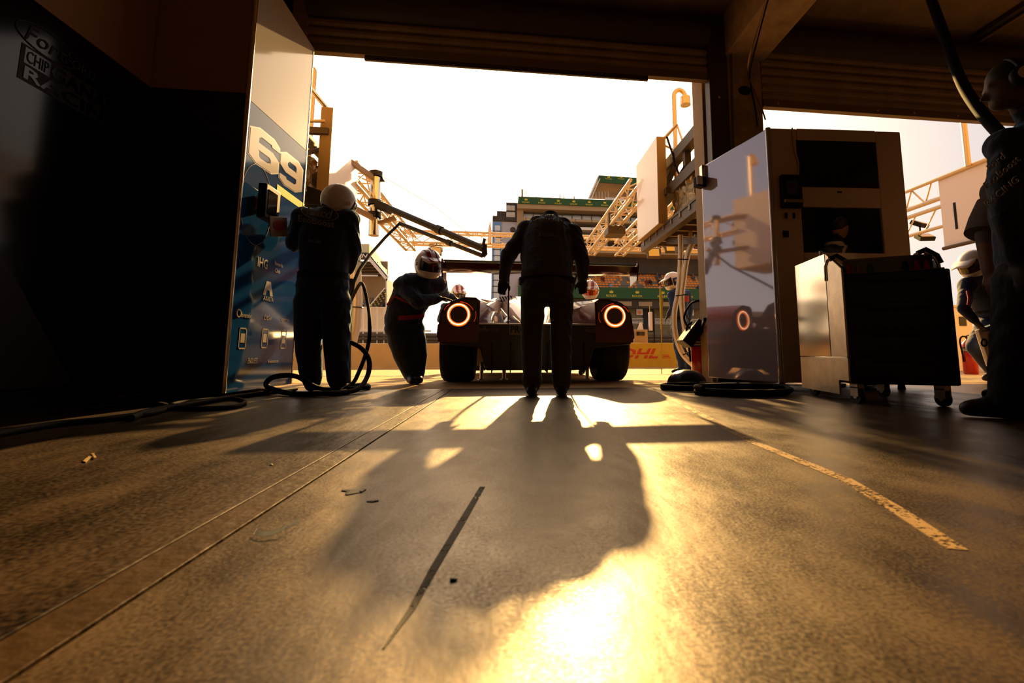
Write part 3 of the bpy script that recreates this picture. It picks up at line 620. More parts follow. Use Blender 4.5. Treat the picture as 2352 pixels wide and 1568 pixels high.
# left gantry
XLg = -2.20; YL0 = 6.15; YL1 = 7.35
gl = thing('pit_gantry', 'left pit gantry with a white sign box and brackets behind the blue partition', 'gantry', (XLg-.2, 5.6, 2.0))
p0 = PX(763, 270, XLg); YL0 = p0.y; YL1 = PX(824, 355, XLg).y
obj('sign_box', MB().box(XLg-.135, YL0, 1.95, XLg, YL1, 3.34), M['signe'], gl, bevel=.004)
obj('sign_face', MB().box(XLg+.0005, YL0+.004, 1.955, XLg+.006, YL1, 3.335), M['signw'], gl, label='blank white sign face')
for z in (2.92, 2.55): obj('bracket_beam', MB().box(XLg-.33, 4.72, z-.05, XLg-.24, 6.9, z+.05), M['darksteel'], gl, bevel=.004)
obj('strut', MB().beam((XLg-.28, 4.9, 2.95), (XLg-.28, 6.0, 2.52), .06, .06), M['darksteel'], gl); obj('strut', MB().beam((XLg-.2, 5.3, 2.55), (XLg-.2, 6.0, 2.95), .05, .05), M['darksteel'], gl)
obj('tie_beam', MB().box(XLg-.42, YL0-.03, 2.98, XLg-.03, YL0+.03, 3.06), M['darksteel'], gl)
bar('stub_rail', (XLg-.08, YL0+.1, 3.34), (XLg-.24, YL0-.1, 3.52), .03, M['chrome'], gl); bar('stub_rail', (XLg-.24, YL0-.1, 3.5), (XLg-.42, YL0-.2, 3.2), .016, M['alu'], gl); bar('stub_rail', (XLg-.06, YL0-.05, 3.13), (XLg-.42, YL0-.1, 3.08), .02, M['alu'], gl)
obj('platform', MB().box(XLg-1.2, 4.76, 1.98, XLg-.14, 6.8, 2.06), M['darksteel'], gl)
fo2 = thing('wrapped_bundle', 'bundle wrapped in foil on the left gantry platform', 'bundle', (XLg-.5, 5.4, 2.06))
bundle(XLg-.55, 5.0, 2.07, XLg-.16, 5.8, 2.62, M['foil'], fo2, 8)
aw = thing('folded_awning', 'dark folded awning behind the white helmet on the left gantry', 'awning', (XLg-.3, 4.95, 2.0))
obj('fabric', MB().prism([PD(704, 475, 5.0), PD(775, 475, 5.0), PD(762, 455, 5.0), PD(735, 436, 5.0), PD(704, 425, 5.0)], (0, .25, 0)), M['black'], aw, bevel=.01)
obj('rail', MB().tube([PD(704, 478, 4.98), PD(778, 478, 4.98)], .02, 8), M['blackp'], aw); bar('bracket', PD(740, 470, 5.05), (XLg-.2, 5.3, 2.02), .02, M['blackp'], aw)
p = PD(717, 260, 6.3); gooseneck('gooseneck_lamp', 'gooseneck lamp half hidden by the top edge of the blue partition', (p.x, p.y, 2.06), PD(717, 158, 6.3).z, .14, -1)
# refuelling boom on its chromed post
D = 6.7
bp = thing('fuel_boom', 'chrome post with a black refuelling boom swung out over the car', 'boom', PD(861, 540, D))
Pt = lambda px, py, d=D: PD(px, py, d)
obj('post', MB().tube([Pt(858, 541), Pt(861, 470), Pt(864, 398)], [.075, .075, .075], 18), M['chrome'], bp, smooth=50)
obj('post_cap', MB().lathe([(.06, 0), (.06, .03), (.035, .05), (0, .055)], Pt(864, 398), n=14), M['sus2'], bp, smooth=40)
for py in (401, 466, 494): q = Pt(864-(py-398)*.042, py); obj('clamp_ring', MB().lathe([(.10, -.04), (.10, .04), (.07, .04), (.07, -.04), (.10, -.04)], q, n=20), M['rubber'], bp, smooth=40)
obj('top_fin', MB().prism([Pt(870, 398), Pt(884, 416), Pt(872, 416)], (0, .03, 0)), M['rubber'], bp)
E1 = Pt(893, 478, 6.5); E2 = Pt(1112, 572, 5.9)
obj('boom_tube', MB().tube([E1, E1.lerp(E2, .55), E2], .048, 14), M['rubber'], bp, smooth=50)
obj('boom_joint', MB().tube([E1.lerp(E2, .53), E1.lerp(E2, .58)], .062, 14), M['rubber'], bp, smooth=40)
G1 = Pt(918, 513, 6.5); G2 = Pt(1108, 587, 5.9)
obj('boom_tube', MB().tube([G1, G2], .030, 12), M['rubber'], bp, smooth=50)
obj('boom_joint', MB().tube([G1.lerp(G2, .6), G1.lerp(G2, .65)], .042, 12), M['rubber'], bp, smooth=40)
obj('boom_head', MB().tube([E2+Vector((0, 0, .06)), E2, G2+Vector((.03, 0, .03)), G2], .04, 10), M['rubber'], bp, smooth=40)
bar('head_pin', E2+Vector((-.02, 0, 0)), Pt(1113, 548, 5.9), .02, M['rubber'], bp)
obj('pivot_block', MB().obox(Pt(882, 476, 6.6), (.26, .12, .12), Matrix.Rotation(.4, 3, 'Y')), M['rubber'], bp, bevel=.02)
obj('bracket', MB().prism([Pt(868, 508), Pt(905, 494), Pt(911, 503), Pt(872, 514)], (0, .06, 0)), M['signe'], bp)
for a, c in ((409, 411), (500, 503)): obj('arm', MB().beam((XLg-.02, YL1-.3, Pt(830, a).z), Pt(862, c), .05, .07), M['signe'], bp)
obj('guy_wire', MB().tube([Pt(866, 398), Pt(1000, 475, 6.3), Pt(1112, 565, 5.9)], .0035, 5), M['alu'], bp)
fh = MB().tube([G1, Pt(885, 545, 6.2), Pt(850, 585, 5.6), Pt(825, 620, 5.2), Pt(812, 650, 5.0), Pt(806, 690, 4.9)], .020, 10)
tag(obj('fuel_hose', fh, M['hose'], smooth=60), 'black hose hanging slack from the boom down to the left hose reel', 'hose')
# left: dark pole, milky hose and black hose coils
lp = MB().tube([PD(806, 640, 5.0), PD(803, 760, 5.0), PD(801, 878, 4.6)], .022, 10)
tag(obj('hose_pole', lp, M['blackp'], smooth=60), 'thin dark pole beside the milky vertical hose on the left', 'pole')
mh = thing('milky_hose', 'wide milky hose hanging down behind the standing man on the left', 'hose', PD(812, 790, 5.3))
obj('tube', MB().tube([PD(815, 560, 5.3), PD(817, 620, 5.3), PD(820, 690, 5.3), PD(816, 750, 5.3), PD(806, 790, 5.3)], .062, 14), M['clear'], mh, smooth=60)
for py, px in ((600, 816), (706, 820)): obj('tie', MB().torus(PD(px, py, 5.3), .064, .006, n=20, m=5), M['rubber'], mh)
def floor_curve(pxs, r, name, lab, m='hose', z=None):
    pts = [PZ(px, py, (r if z is None else z)) for px, py in pxs]
    out = []
    n = len(pts)
    for i in range(n-1):                                            # Catmull-Rom
        a, b_, c, d = pts[max(i-1, 0)], pts[i], pts[i+1], pts[min(i+2, n-1)]
        for k in range(8):
            t = k/8; out.append(.5*((2*b_)+(c-a)*t+(2*a-5*b_+4*c-d)*t*t+(3*b_-a-3*c+d)*t**3))
    out.append(pts[-1]); o = obj(name, MB().tube(out, r, 8), M[m], smooth=60); return tag(o, lab, 'hose')
def smooth_pts(pts):
    out = []; n = len(pts)
    for i in range(n-1):
        a, b_, c, d = pts[max(i-1, 0)], pts[i], pts[i+1], pts[min(i+2, n-1)]
        for k in range(8):
            t = k/8; out.append(.5*((2*b_)+(c-a)*t+(2*a-5*b_+4*c-d)*t*t+(3*b_-a-3*c+d)*t**3))
    return out+[pts[-1]]
hp = [PD(806, 690, 4.9), PD(830, 650, 4.6), PD(845, 700, 4.4), PD(849, 740, 4.2), PD(846, 790, 4.1), PD(826, 850, 4.0), PZ(800, 886, .02), PZ(720, 892, .02)]
tag(obj('hanging_hose', MB().tube(smooth_pts(hp), .017, 8), M['hose'], smooth=60), 'thin black hose in a tall arc to the right of the standing man', 'hose')
hp = [PD(742, 765, 3.9), PD(790, 780, 3.8), PD(830, 800, 3.75), PD(848, 830, 3.7), PD(842, 868, 3.6), PZ(815, 896, .025), PZ(740, 904, .02), PZ(660, 902, .02), PD(613, 886, 3.32)]
hp += [PD(628, 866, 3.30), PD(680, 864, 3.42), PZ(740, 892, .02), PZ(830, 884, .02), PZ(845, 889, .02), PZ(800, 893, .02)]
tag(obj('air_hose', MB().tube(smooth_pts(hp), .019, 8), M['hose'], smooth=60), 'thick black hose looped round the feet of the standing man', 'hose')
floor_curve([(-40, 1003), (120, 975), (250, 962), (340, 950), (380, 938), (370, 928), (300, 930), (200, 938)], .013, 'floor_hose', 'black hose bending back on itself along the left wall floor')
floor_curve([(300, 960), (340, 945), (420, 931), (520, 914), (610, 902), (680, 893)], .016, 'floor_hose', 'black hose running from the blue partition back along the left wall')
floor_curve([(390, 936), (470, 938), (540, 933), (562, 922), (530, 915), (440, 921), (395, 930), (420, 938)], .012, 'floor_hose', 'small flat loop of black hose on the floor before the blue partition')
# right: hose coil, bag, pale hoses, extinguisher, folded monitor
hc = []
c0 = PZ(1692, 899, .02)
for k in range(52):
    a = 2*pi*k/20; R_c = .27+.05*sin(k*.37); hc.append((c0.x+R_c*1.15*cos(a)+.02*sin(k), c0.y+R_c*.85*sin(a), .018+.017*(k//20)))
tag(obj('hose_coil', MB().tube(hc, .018, 8), M['hose'], smooth=60), 'coil of black hose lying on the floor beside the white cabinet', 'hose')
hc = []; c0 = PZ(1615, 889, .02)
for k in range(44):
    a = 2*pi*k/22; hc.append((c0.x+.34*cos(a), c0.y+.22*sin(a), .015+.02*(k//22)))
tag(obj('hose_coil', MB().tube(hc, .014, 8), M['hose'], smooth=60), 'smaller hose coil on the floor before the black bag', 'hose')
bg_ = thing('black_bag', 'low black bag slumped on the ground at the foot of the pale hoses', 'bag', PZ(1583, 888))
c = PZ(1592, 888); b = MB(); rings = []
for z, s in ((.0, 1.0), (.03, 1.08), (.07, 1.0), (.11, .8), (.135, .5), (.145, .2)):
    rings.append([(c.x+.155*s*cos(2*pi*k/20)*(1+.10*sin(3*k)), c.y+.13+.13*s*sin(2*pi*k/20)*(1+.08*cos(2*k)), z) for k in range(20)])
obj('body', b.loft(rings), M['rubber'], bg_, smooth=60); obj('flap', MB().obox((c.x-.08, c.y+.02, .012), (.30, .12, .02), Matrix.Rotation(.1, 3, 'Z')), M['rubber'], bg_, bevel=.008)
ps = thing('pale_hoses', 'pair of glowing pale hoses strapped together coming down from the right gantry', 'hose', PD(1605, 855, 5.5))
obj('tube', MB().tube(smooth_pts([PD(1563, 540, 5.7), PD(1563, 600, 5.7), PD(1558, 670, 5.7), PD(1549, 720, 5.7), PD(1552, 770, 5.7), PD(1570, 815, 5.7), PD(1607, 850, 5.6)]), .034, 12), M['clear'], ps, smooth=60)
obj('tube', MB().tube(smooth_pts([PD(1600, 540, 5.7), PD(1581, 580, 5.75), PD(1571, 640, 5.75), PD(1566, 690, 5.75), PD(1572, 750, 5.75), PD(1582, 800, 5.75), PD(1612, 838, 5.65)]), .034, 12), M['clear'], ps, smooth=60)
for a, c in (((1558, 679), (1574, 676)), ((1574, 815), (1588, 805)), ((1563, 595), (1576, 596))): obj('tie', MB().tube([PD(a[0]-6, a[1], 5.66), PD(c[0]+5, c[1], 5.66)], .008, 6), M['rubber'], ps)
def extinguisher(c, h, lab):
    e = thing('fire_extinguisher', lab, 'extinguisher', c); c = Vector(c); r = h*.15
    obj('cylinder', MB().lathe([(r*.9, 0), (r, .02*h), (r, .68*h), (r*.8, .77*h), (r*.4, .83*h), (r*.3, .86*h), (0, .862*h)], c, n=22), M['red'], e, smooth=40)
    for i, z in enumerate((.60, .56)): obj('label_band', MB().lathe([(r*1.012, z*h), (r*1.014, z*h+.002), (r*1.014, (z+.022)*h), (r*1.012, (z+.022)*h)], c, n=22), M['digit'], e)
    obj('label_band', MB().lathe([(r*1.008, .54*h), (r*1.009, .541*h), (r*1.009, .655*h), (r*1.008, .655*h)], c, n=22), M['ink'], e, label='black label band')
    obj('valve', MB().cyl(c+Vector((0, 0, .86*h)), c+Vector((0, 0, .92*h)), r*.3, n=10), M['chrome'], e)
    obj('lever', MB().beam(c+Vector((-r*.3, 0, .93*h)), c+Vector((r*.9, -.02, .99*h)), .03, .012), M['blackp'], e); obj('lever', MB().beam(c+Vector((-r*.3, 0, .90*h)), c+Vector((r*1.0, 0, .91*h)), .03, .012), M['blackp'], e)
    obj('hose', MB().tube(smooth_pts([c+Vector((0, 0, .9*h)), c+Vector((-r*1.0, 0, .92*h)), c+Vector((-r*1.5, 0, .80*h)), c+Vector((-r*1.25, 0, .5*h)), c+Vector((-r*1.15, 0, .3*h))]), .012, 8), M['hose'], e, smooth=60)
    return e
p = PD(1611, 872, 5.05); extinguisher((p.x, p.y, 0), .68, 'red fire extinguisher half hidden behind the white cabinet by the pale hoses')
p = PD(2231, 858, 7.0); extinguisher((p.x, p.y, LANE(p.y)), .62, 'red fire extinguisher standing on the apron at the far right')
fm = thing('folded_monitor', 'flat black box tilted on an arm behind the edge of the white cabinet', 'monitor', PD(1590, 765, 5.0))
R = Matrix.Rotation(PSI*-1, 3, 'Z')@Matrix.Rotation(radians(-52), 3, 'Y'); c = PD(1589, 766, 5.0)
obj('shell', MB().obox(c, (.30, .30, .125), R), M['blackp'], fm, bevel=.012); obj('sunlit_edge', MB().obox(c+R@Vector((0, -.145, .064)), (.30, .008, .008), R), M['sus2'], fm)  # thin bright strip added for the sunlit rim of the box
obj('arm', MB().beam(c+R@Vector((.1, 0, -.05)), (BL.x-.01, BL.y+.01, PD(1618, 735, 4.6).z), .03, .03), M['blackp'], fm)
cbl = MB().tube(smooth_pts([PD(1622, 690, 4.95), PD(1590, 695, 4.95), PD(1572, 725, 4.95), PD(1580, 750, 4.95), PD(1598, 752, 4.95)]), .012, 8)
tag(obj('monitor_cable', cbl, M['hose'], smooth=60), 'black cable curling above the tilted black box', 'cable')
# neighbouring gantry seen through the second door
XN = 7.0; y0 = PX(2290, 375, XN).y; y1 = PX(2155, 413, XN).y; z1 = PX(2155, 415, XN).z; z0 = PX(2155, 572, XN).z
gn = thing('pit_gantry', 'neighbouring gantry at the far right with a pale sign panel pierced by a dark slot', 'gantry', (XN, y0, z0))
obj('sign_box', MB().box(XN, y0-1.4, z0, XN+.15, y1, z1), M['signe'], gn); obj('sign_face', MB().box(XN-.008, y0-1.4, z0+.005, XN-.0005, y1-.005, z1-.005), M['signw'], gn, label='pale sign face')
a = PX(2190, 466, XN); c = PX(2202, 525, XN); obj('slot', MB().box(XN-.014, c.y, c.z, XN-.0085, a.y, a.z), M['blackp'], gn, bevel=.002)
bar('top_rail', (XN-.03, y0-1.4, z1+.02), (XN-.03, 11, z1+.02), .032, M['alu'], gn); 
bar('lower_rail', (XN-.03, y0-1.4, z0-.02), (XN-.03, y1, z0-.02), .03, M['darksteel'], gn)
for z, r in ((z1-.28, .04), (z1-.42, .035), (z1-.75, .03)): bar('rail', (XN+.05, y1, z), (XN+.05, 11, z), r, M['alu'], gn)
for i in range(9):
    a = y1+.12+i*.38; bar('brace', (XN, a, z1+.02), (XN+.05, a+.19, z1-.28), .014, M['alu'], gn, 6); bar('brace', (XN+.05, a+.19, z1-.28), (XN, a+.38, z1+.02), .014, M['alu'], gn, 6); bar('brace', (XN+.05, a, z1-.42), (XN+.05, a+.25, z1-.75), .012, M['alu'], gn, 6)
for z in (z1-1.02, z1-1.25): bar('cross_rail', (XN-1.2, 9.6, z), (XN+2.2, 9.6, z), .028, M['alu'], gn)
for i in range(10): bar('brace', (XN-1.1+i*.3, 9.6, z1-1.02), (XN-.95+i*.3, 9.6, z1-1.25), .011, M['alu'], gn, 6)
p = PX(2264, 375, XN-.1); bar('mast', (XN-.1, p.y+.25, z1), (XN-.1, p.y+.25, z1+1.6), .04, M['alu'], gn)
for px, py, lab, yw in ((2112, 515, 'black floodlight on the neighbouring gantry, the upper of two', .3), (2124, 545, 'black floodlight on the neighbouring gantry, the lower of two', -.2)):
    p = PD(px, py, 8.2); f = thing('floodlight', lab, 'floodlight', p, 'floodlights on the neighbouring gantry'); R = Matrix.Rotation(yw, 3, 'Z')@Matrix.Rotation(-1.0, 3, 'X')
    obj('housing', MB().obox(p, (.26, .08, .2), R), M['blackp'], f, bevel=.01); obj('lens', MB().obox(p+R@Vector((0, -.045, 0)), (.21, .01, .15), R), M['lampg'], f); bar('hanger', p, (p.x, p.y, z1-.7), .014, M['blackp'], f)
p = PD(2213, 700, 9.0)
wb = thing('equipment_cabinet', 'white equipment cabinet with a dark window beyond the far right mechanic', 'cabinet', (p.x, p.y, LANE(p.y)))
q0 = PD(2190, 705, 9.0); q1 = PD(2245, 795, 9.0)
obj('body', MB().box(q0.x, q0.y, LANE(p.y), q1.x, q0.y+.5, q0.z), M['signw'], wb, bevel=.01); obj('lid', MB().box(q0.x-.02, q0.y-.02, q0.z, q1.x+.02, q0.y+.52, q0.z+.04), M['sus2'], wb)
a = PD(2203, 727, 9.0); c = PD(2223, 748, 9.0); obj('window', MB().box(a.x, q0.y-.012, c.z, c.x, q0.y-.001, a.z), M['screen'], wb)
# things inside the garage overhead
chn = thing('lift_chain', 'thin steel chain hanging down the column beside the roller shutter', 'chain', PY(1679, 330, 4.27))
a = PY(1677, 60, 4.27); c = PY(1684, 345, 4.27); n = 40; lk = None
for i in range(n):
    p = a.lerp(c, i/(n-1))
    if lk is None:
        me = bpy.data.meshes.new('link'); b = MB().tube([(0, 0, .024), (.010, 0, .014), (.010, 0, -.014), (0, 0, -.024), (-.010, 0, -.014), (-.010, 0, .014)], .0042, 5, closed=True); me.from_pydata(b.v, [], b.f); norm_mesh(me); me.materials.append(M['steel']); lk = me
    o = bpy.data.objects.new('link', lk); put(o, chn); o.location = p; o.rotation_euler = (0, 0, (i % 2)*pi/2+.4)
cw = MB().tube(smooth_pts([PD(1768, -30, 3.6), PD(1742, 60, 3.9), PD(1722, 130, 4.05), PY(1718, 165, 4.30), PY(1728, 195, 4.32), PY(1745, 235, 4.32), PY(1758, 275, 4.30)]), .008, 6)
tag(obj('column_cable', cw, M['concl'], smooth=60), 'pale cable running down the column and out over the white cabinet', 'cable')
cw = MB().tube(smooth_pts([PD(1772, -30, 3.6), PD(1748, 60, 3.9), PD(1730, 130, 4.05), PY(1722, 172, 4.30), PY(1728, 215, 4.32), PY(1735, 250, 4.32), PY(1740, 290, 4.32)]), .007, 6)
tag(obj('column_cable', cw, M['hose'], smooth=60), 'black cable running straight down the column face', 'cable')
dc = MB().tube(smooth_pts([PD(2132, -20, 3.0), PD(2165, 70, 2.8), PD(2205, 180, 2.6), PD(2240, 240, 2.45), PD(2290, 300, 2.3), PD(2345, 350, 2.15)]), [.02]*40+[.03], 10)
dc = MB().tube(smooth_pts([PD(2132, -20, 3.0), PD(2165, 70, 2.8), PD(2205, 180, 2.6), PD(2240, 240, 2.45), PD(2290, 300, 2.3), PD(2345, 350, 2.15)]), .030, 10)
tag(obj('overhead_hose', dc, M['hose'], smooth=60), 'thick black hose hanging from the ceiling towards the man with headphones', 'hose')
cl = thing('ceiling_light', 'long dark strip light fixed to the ceiling at the upper right', 'ceiling light', (4.6, 2.6, Zc))
a = PZ(2243, 88, Zc-.03); c = PZ(2420, -25, Zc-.03); d = (c-a)
obj('housing', MB().beam(a, c, .16, .07), M['steel'], cl, bevel=.01); obj('tube', MB().tube([a.lerp(c, .04)+Vector((0, 0, -.06)), a.lerp(c, .96)+Vector((0, 0, -.06))], .018, 10), M['slatbar'], cl, smooth=40)
# litter on the floor near the camera
def scrap(px, py, w, lab, m, up=.01, k=7, seed=1):
    p = PZ(px, py); rnd = random.Random(seed); n = k
    top = [(p.x+w/2*cos(2*pi*i/n)*rnd.uniform(.25, 1.1), p.y+w*.35*sin(2*pi*i/n)*rnd.uniform(.25, 1.1)) for i in range(n)]
    b = MB(); b.loft([[(x, y, .0005) for x, y in top], [(x, y, up*rnd.uniform(.3, 1)) for x, y in top], [(p.x+(x-p.x)*.6, p.y+(y-p.y)*.6, up*rnd.uniform(.7, 1.2)) for x, y in top]])
    tag(obj('floor_scrap', b, m, smooth=50), lab, 'scrap')
scrap(815, 1128, .085, 'dark torn scrap lying on the floor left of the big shadow', M['ink'], .003, 11, 4)
scrap(857, 1152, .026, 'small dark smudge of debris just below the torn scrap', M['ink'], .002, 9, 5)
scrap(1040, 1333, .013, 'tiny dark chip inside the large shadow near the camera', M['ink'], .003, 7, 6)
scrap(622, 1068, .018, 'tiny black chip on the floor left of the wing shadow', M['ink'], .003, 7, 7)
tp = MB(); pts = [PZ(586, 1224, .003), PZ(605, 1229, .004), PZ(635, 1224, .005), PZ(660, 1212, .008), PZ(690, 1200, .004)]
rr = smooth_pts(pts); tp.loft([[p+Vector((0, -.006, 0)), p+Vector((0, .006, .004)), p+Vector((0, .006, .0048)), p+Vector((0, -.006, .0008))] for p in rr])
tag(obj('tape_scrap', tp, M['bottle'], smooth=40), 'curl of clear tape lying on the floor at the left', 'tape')
tp = MB().prism([PZ(190, 1060, .001), PZ(212, 1040, .001), PZ(217, 1042, .001), PZ(197, 1062, .001)], (0, 0, .002)); tp.prism([PZ(209, 1042, .003), PZ(214, 1040, .003), PZ(222, 1052, .003), PZ(217, 1053, .003)], (0, 0, .002))
tag(obj('paper_scrap', tp, M['paint']), 'pale bent slip of paper on the dark floor at far left', 'paper')
# ------------------------------------------------------------------ the race car, seen from behind
CX = .30; CY = 4.47
car = thing('race_car', 'red and white race car seen from behind with glowing ring tail lamps and rear wing', 'car', (CX, CY+2, 0))
K = lambda x, y, z: Vector((CX+x, CY+y, z))
def kloft(name, secs, m, smooth=50, mir=False, bevel=0.0, parent=None, label=None):
    """secs: list of (y, [(x,z)...])"""
    b = MB(); b.loft([[K(-x if mir else x, y, z) for x, z in s] for y, s in secs]); return obj(name, b, m, parent or car, smooth=smooth, bevel=bevel, label=label)
half = [(.0, .13), (.50, .13), (.56, .34), (.93, .38), (.975, .45), (.965, .575)]
fas = half+[(-x, z) for x, z in reversed(half[1:])]
kloft('rear_fascia', [(0, fas), (.30, [(x*1.01, z) for x, z in fas])], M['card'], 40, bevel=.012, label='dark red rear fascia')
for s in (0, 1):
    pod = lambda k, t, i, o: [(i, .40), (i-.01, t-.035), (i+.03, t-.005), (i+.16, t), (o-.15, t-.03), (o-.06, t-.075), (o-.015, t-.15), (o, .56), (o, .40)]
    fd = kloft('rear_fender', [(-.006, pod(0, .838, .575, .955)), (.10, pod(0, .845, .56, .97)), (.45, pod(0, .865, .52, .985)), (.95, pod(0, .86, .50, .985)), (1.45, pod(0, .78, .52, .96)), (2.0, pod(0, .62, .60, .93))], M['carr'], 45, mir=s == 0)
    sg = -1 if s == 0 else 1
    hp_ = [(.578, .583), (.582, .80), (.62, .826), (.74, .828), (.83, .80), (.90, .75), (.938, .67), (.945, .583)]
    ctr = (.767, .69)
    h = MB(); h.loft([[K(sg*x, -.022, z) for x, z in hp_], [K(sg*(ctr[0]+(x-ctr[0])*.97), -.026, ctr[1]+(z-ctr[1])*.97) for x, z in hp_], [K(sg*(ctr[0]+(x-ctr[0])*.80), -.004, ctr[1]-.02+(z-ctr[1])*.78) for x, z in hp_]])
    lm = obj('tail_lamp', h, M['lampd'], car, smooth=50)
    c = K(sg*.767, -.018, .664)
    obj('lamp_glow_ring', MB().torus(c, .096, .0165, (0, 1, 0), 40, 10), M['lampo'], lm, smooth=60, label='orange glowing outer ring')
    obj('lamp_core_ring', MB().torus(c+Vector((0, -.013, 0)), .097, .0065, (0, 1, 0), 40, 8), M['lampc'], lm, smooth=60, label='bright yellow core ring')
    obj('lamp_cup', MB().lathe([(.0, .02), (.06, .018), (.082, .0), (.086, -.004), (.08, -.002), (.05, .012), (0, .014)], c, (0, 1, 0), 28), M['blackp'], lm, smooth=50)
    for r_, a0, a1 in ((.150, .35, 1.5), (.168, -.5, .25), (.150, 2.2, 2.8)):  # arcs added to stand in for orange reflections round the ring
        if sg > 0: a0, a1 = pi-a1, pi-a0
        obj('reflection_arc', MB().tube([c+Vector((sg*-1*0+r_*cos(a0+(a1-a0)*k/10)*1.0, -.004, r_*.85*sin(a0+(a1-a0)*k/10)*(1 if r_ < .16 else 1))) for k in range(11)], .008, 6), mat('red reflection', (.55, .10, .02), .25, 1.0), lm, smooth=60)
    obj('lamp_bezel', MB().torus(c+Vector((0, .004, 0)), .122, .010, (0, 1, 0), 40, 8), M['lampd'], lm, smooth=60)
# deck lip and deck
obj('deck_lip', MB().box(CX-.575, CY-.008, .568, CX+.575, CY+.03, .585), M['carw'], car, bevel=.004)
kloft('rear_deck', [(.03, [(-.57, .50), (.57, .50), (.57, .578), (-.57, .578)]), (.9, [(-.55, .50), (.55, .50), (.55, .56), (-.55, .56)])], M['carb'])
# tub with sills, nose
tub = lambda w, z0, z1: [(-w, z0+.04), (-w+.05, z0), (w-.05, z0), (w, z0+.04), (w, z1-.06), (w-.07, z1), (-w+.07, z1), (-w, z1-.06)]
kloft('body_tub', [(.95, tub(.86, .15, .52)), (2.7, tub(.93, .13, .60)), (3.6, tub(.90, .13, .58)), (4.3, tub(.85, .12, .46)), (4.62, tub(.66, .11, .30))], M['carw'], 40)
kloft('undertray', [(.28, [(-.5, .122), (.5, .122), (.5, .15), (-.5, .15)]), (4.5, [(-.8, .10), (.8, .10), (.8, .13), (-.8, .13)])], M['carb'])
fz = lambda w, z0, z1: [(-w, z0), (w, z0), (w*.97, z0+(z1-z0)*.55), (w*.80, z1-.03), (w*.55, z1), (-w*.55, z1), (-w*.80, z1-.03), (-w*.97, z0+(z1-z0)*.55)]
kloft('fuselage', [(.10, fz(.13, .50, .60)), (.45, fz(.20, .50, .72)), (.95, fz(.30, .50, .90)), (1.45, fz(.42, .5, 1.02)), (2.05, fz(.54, .5, 1.085)), (2.6, fz(.58, .5, 1.07)), (3.1, fz(.62, .5, .90)), (3.6, fz(.68, .45, .66))], M['carw'], 50)
kloft('rear_window', [(.50, [(-.10, .738), (.10, .738), (.10, .75), (-.10, .75)]), (1.35, [(-.20, 1.005), (.20, 1.005), (.20, 1.018), (-.20, 1.018)])], M['glass'])
kloft('windscreen', [(2.62, [(-.36, 1.05), (.36, 1.05), (.36, 1.078), (-.36, 1.078)]), (3.3, [(-.44, .80), (.44, .80), (.44, .828), (-.44, .828)])], M['glass'])
for sg in (-1, 1):
    obj('buttress', MB().loft([[K(sg*x, y, z) for x, z in q] for y, q in ((.15, [(.585, .80), (.60, .835), (.565, .838), (.55, .80)]), (.9, [(.52, .78), (.53, .885), (.44, .90), (.43, .80)]), (1.7, [(.50, .85), (.50, 1.03), (.36, 1.05), (.36, .86)]))]), M['carw'], car, smooth=50)
    obj('side_stripe', MB().prism([K(sg*.335, .60, .66), K(sg*.36, 1.1, .72), K(sg*.375, 1.1, .84), K(sg*.30, .62, .71)], (sg*.01, 0, 0)), M['carr'], car)
    lv = obj('louvre', MB().prism([K(sg*.20, 1.44, .985), K(sg*.40, 1.44, .955), K(sg*.41, 1.5, 1.03), K(sg*.24, 1.5, 1.05)], (0, .01, 0)), M['blackp'], car)
    for i in range(5): obj('louvre_fin', MB().beam(K(sg*(.22+.035*i), 1.436, .985-.004*i), K(sg*(.25+.035*i), 1.495, 1.045-.004*i), .006, .012), M['carw'], lv)
    obj('mirror', MB().ell(K(sg*.90, 3.0, .93), (.09, .05, .05)), M['carw'], car, smooth=60); obj('mirror_stalk', MB().beam(K(sg*.62, 3.02, .82), K(sg*.88, 3.0, .92), .02, .015), M['carb'], car)
    ff = [(3.0-.05, .58, .60), (3.3, .60, .70), (3.7, .58, .70), (4.15, .55, .55)]
    obj('front_fender', MB().loft([[K(sg*x, y, z) for x, z in ((.52, .35), (.52, t-.05), (.62, t), (.84, t), (.95, t-.08), (.96, .35))] for y, w, t in ff]), M['carw'], car, smooth=50)
    xe = -.836 if sg < 0 else .811
    # wing pylons and end plates
    obj('wing_pylon', MB().prism([K(sg*.30, .04, .56), K(sg*.30, .16, .56), K(sg*.30, -.06, .86), K(sg*.30, -.46, 1.00), K(sg*.30, -.56, 1.01), K(sg*.30, -.18, .84)], (.014, 0, 0)), M['carb'], car)
    obj('wing_end_plate', MB().prism([K(xe, -.45, .90), K(xe, -.66, .92), K(xe, -.715, 1.03), K(xe, -.69, 1.072), K(xe, -.44, 1.035)], (sg*.012, 0, 0)), M['carr'], car, bevel=.003)
    # wheels
    for wy, wx, wr, ww in ((.47, .80, .345, .33), (3.55, .80, .335, .31)):
        c0 = K(sg*(wx-ww/2), wy, wr); c1 = K(sg*(wx+ww/2), wy, wr); ax = (c1-c0).normalized(); L_ = ww
        ty = obj('wheel', MB().lathe([(wr*.66, .012), (wr*.9, 0), (wr*.985, .025), (wr, .06), (wr, L_-.06), (wr*.985, L_-.025), (wr*.9, L_), (wr*.66, L_-.012)], c0, ax, 40), M['tyre'], car, smooth=45)
        obj('rim', MB().lathe([(wr*.655, .02), (wr*.655, L_-.03), (wr*.6, L_-.04), (wr*.15, L_-.07), (0, L_-.07), (0, .05), (wr*.6, .05)], c0, ax, 30), M['sus2'], ty, smooth=40)
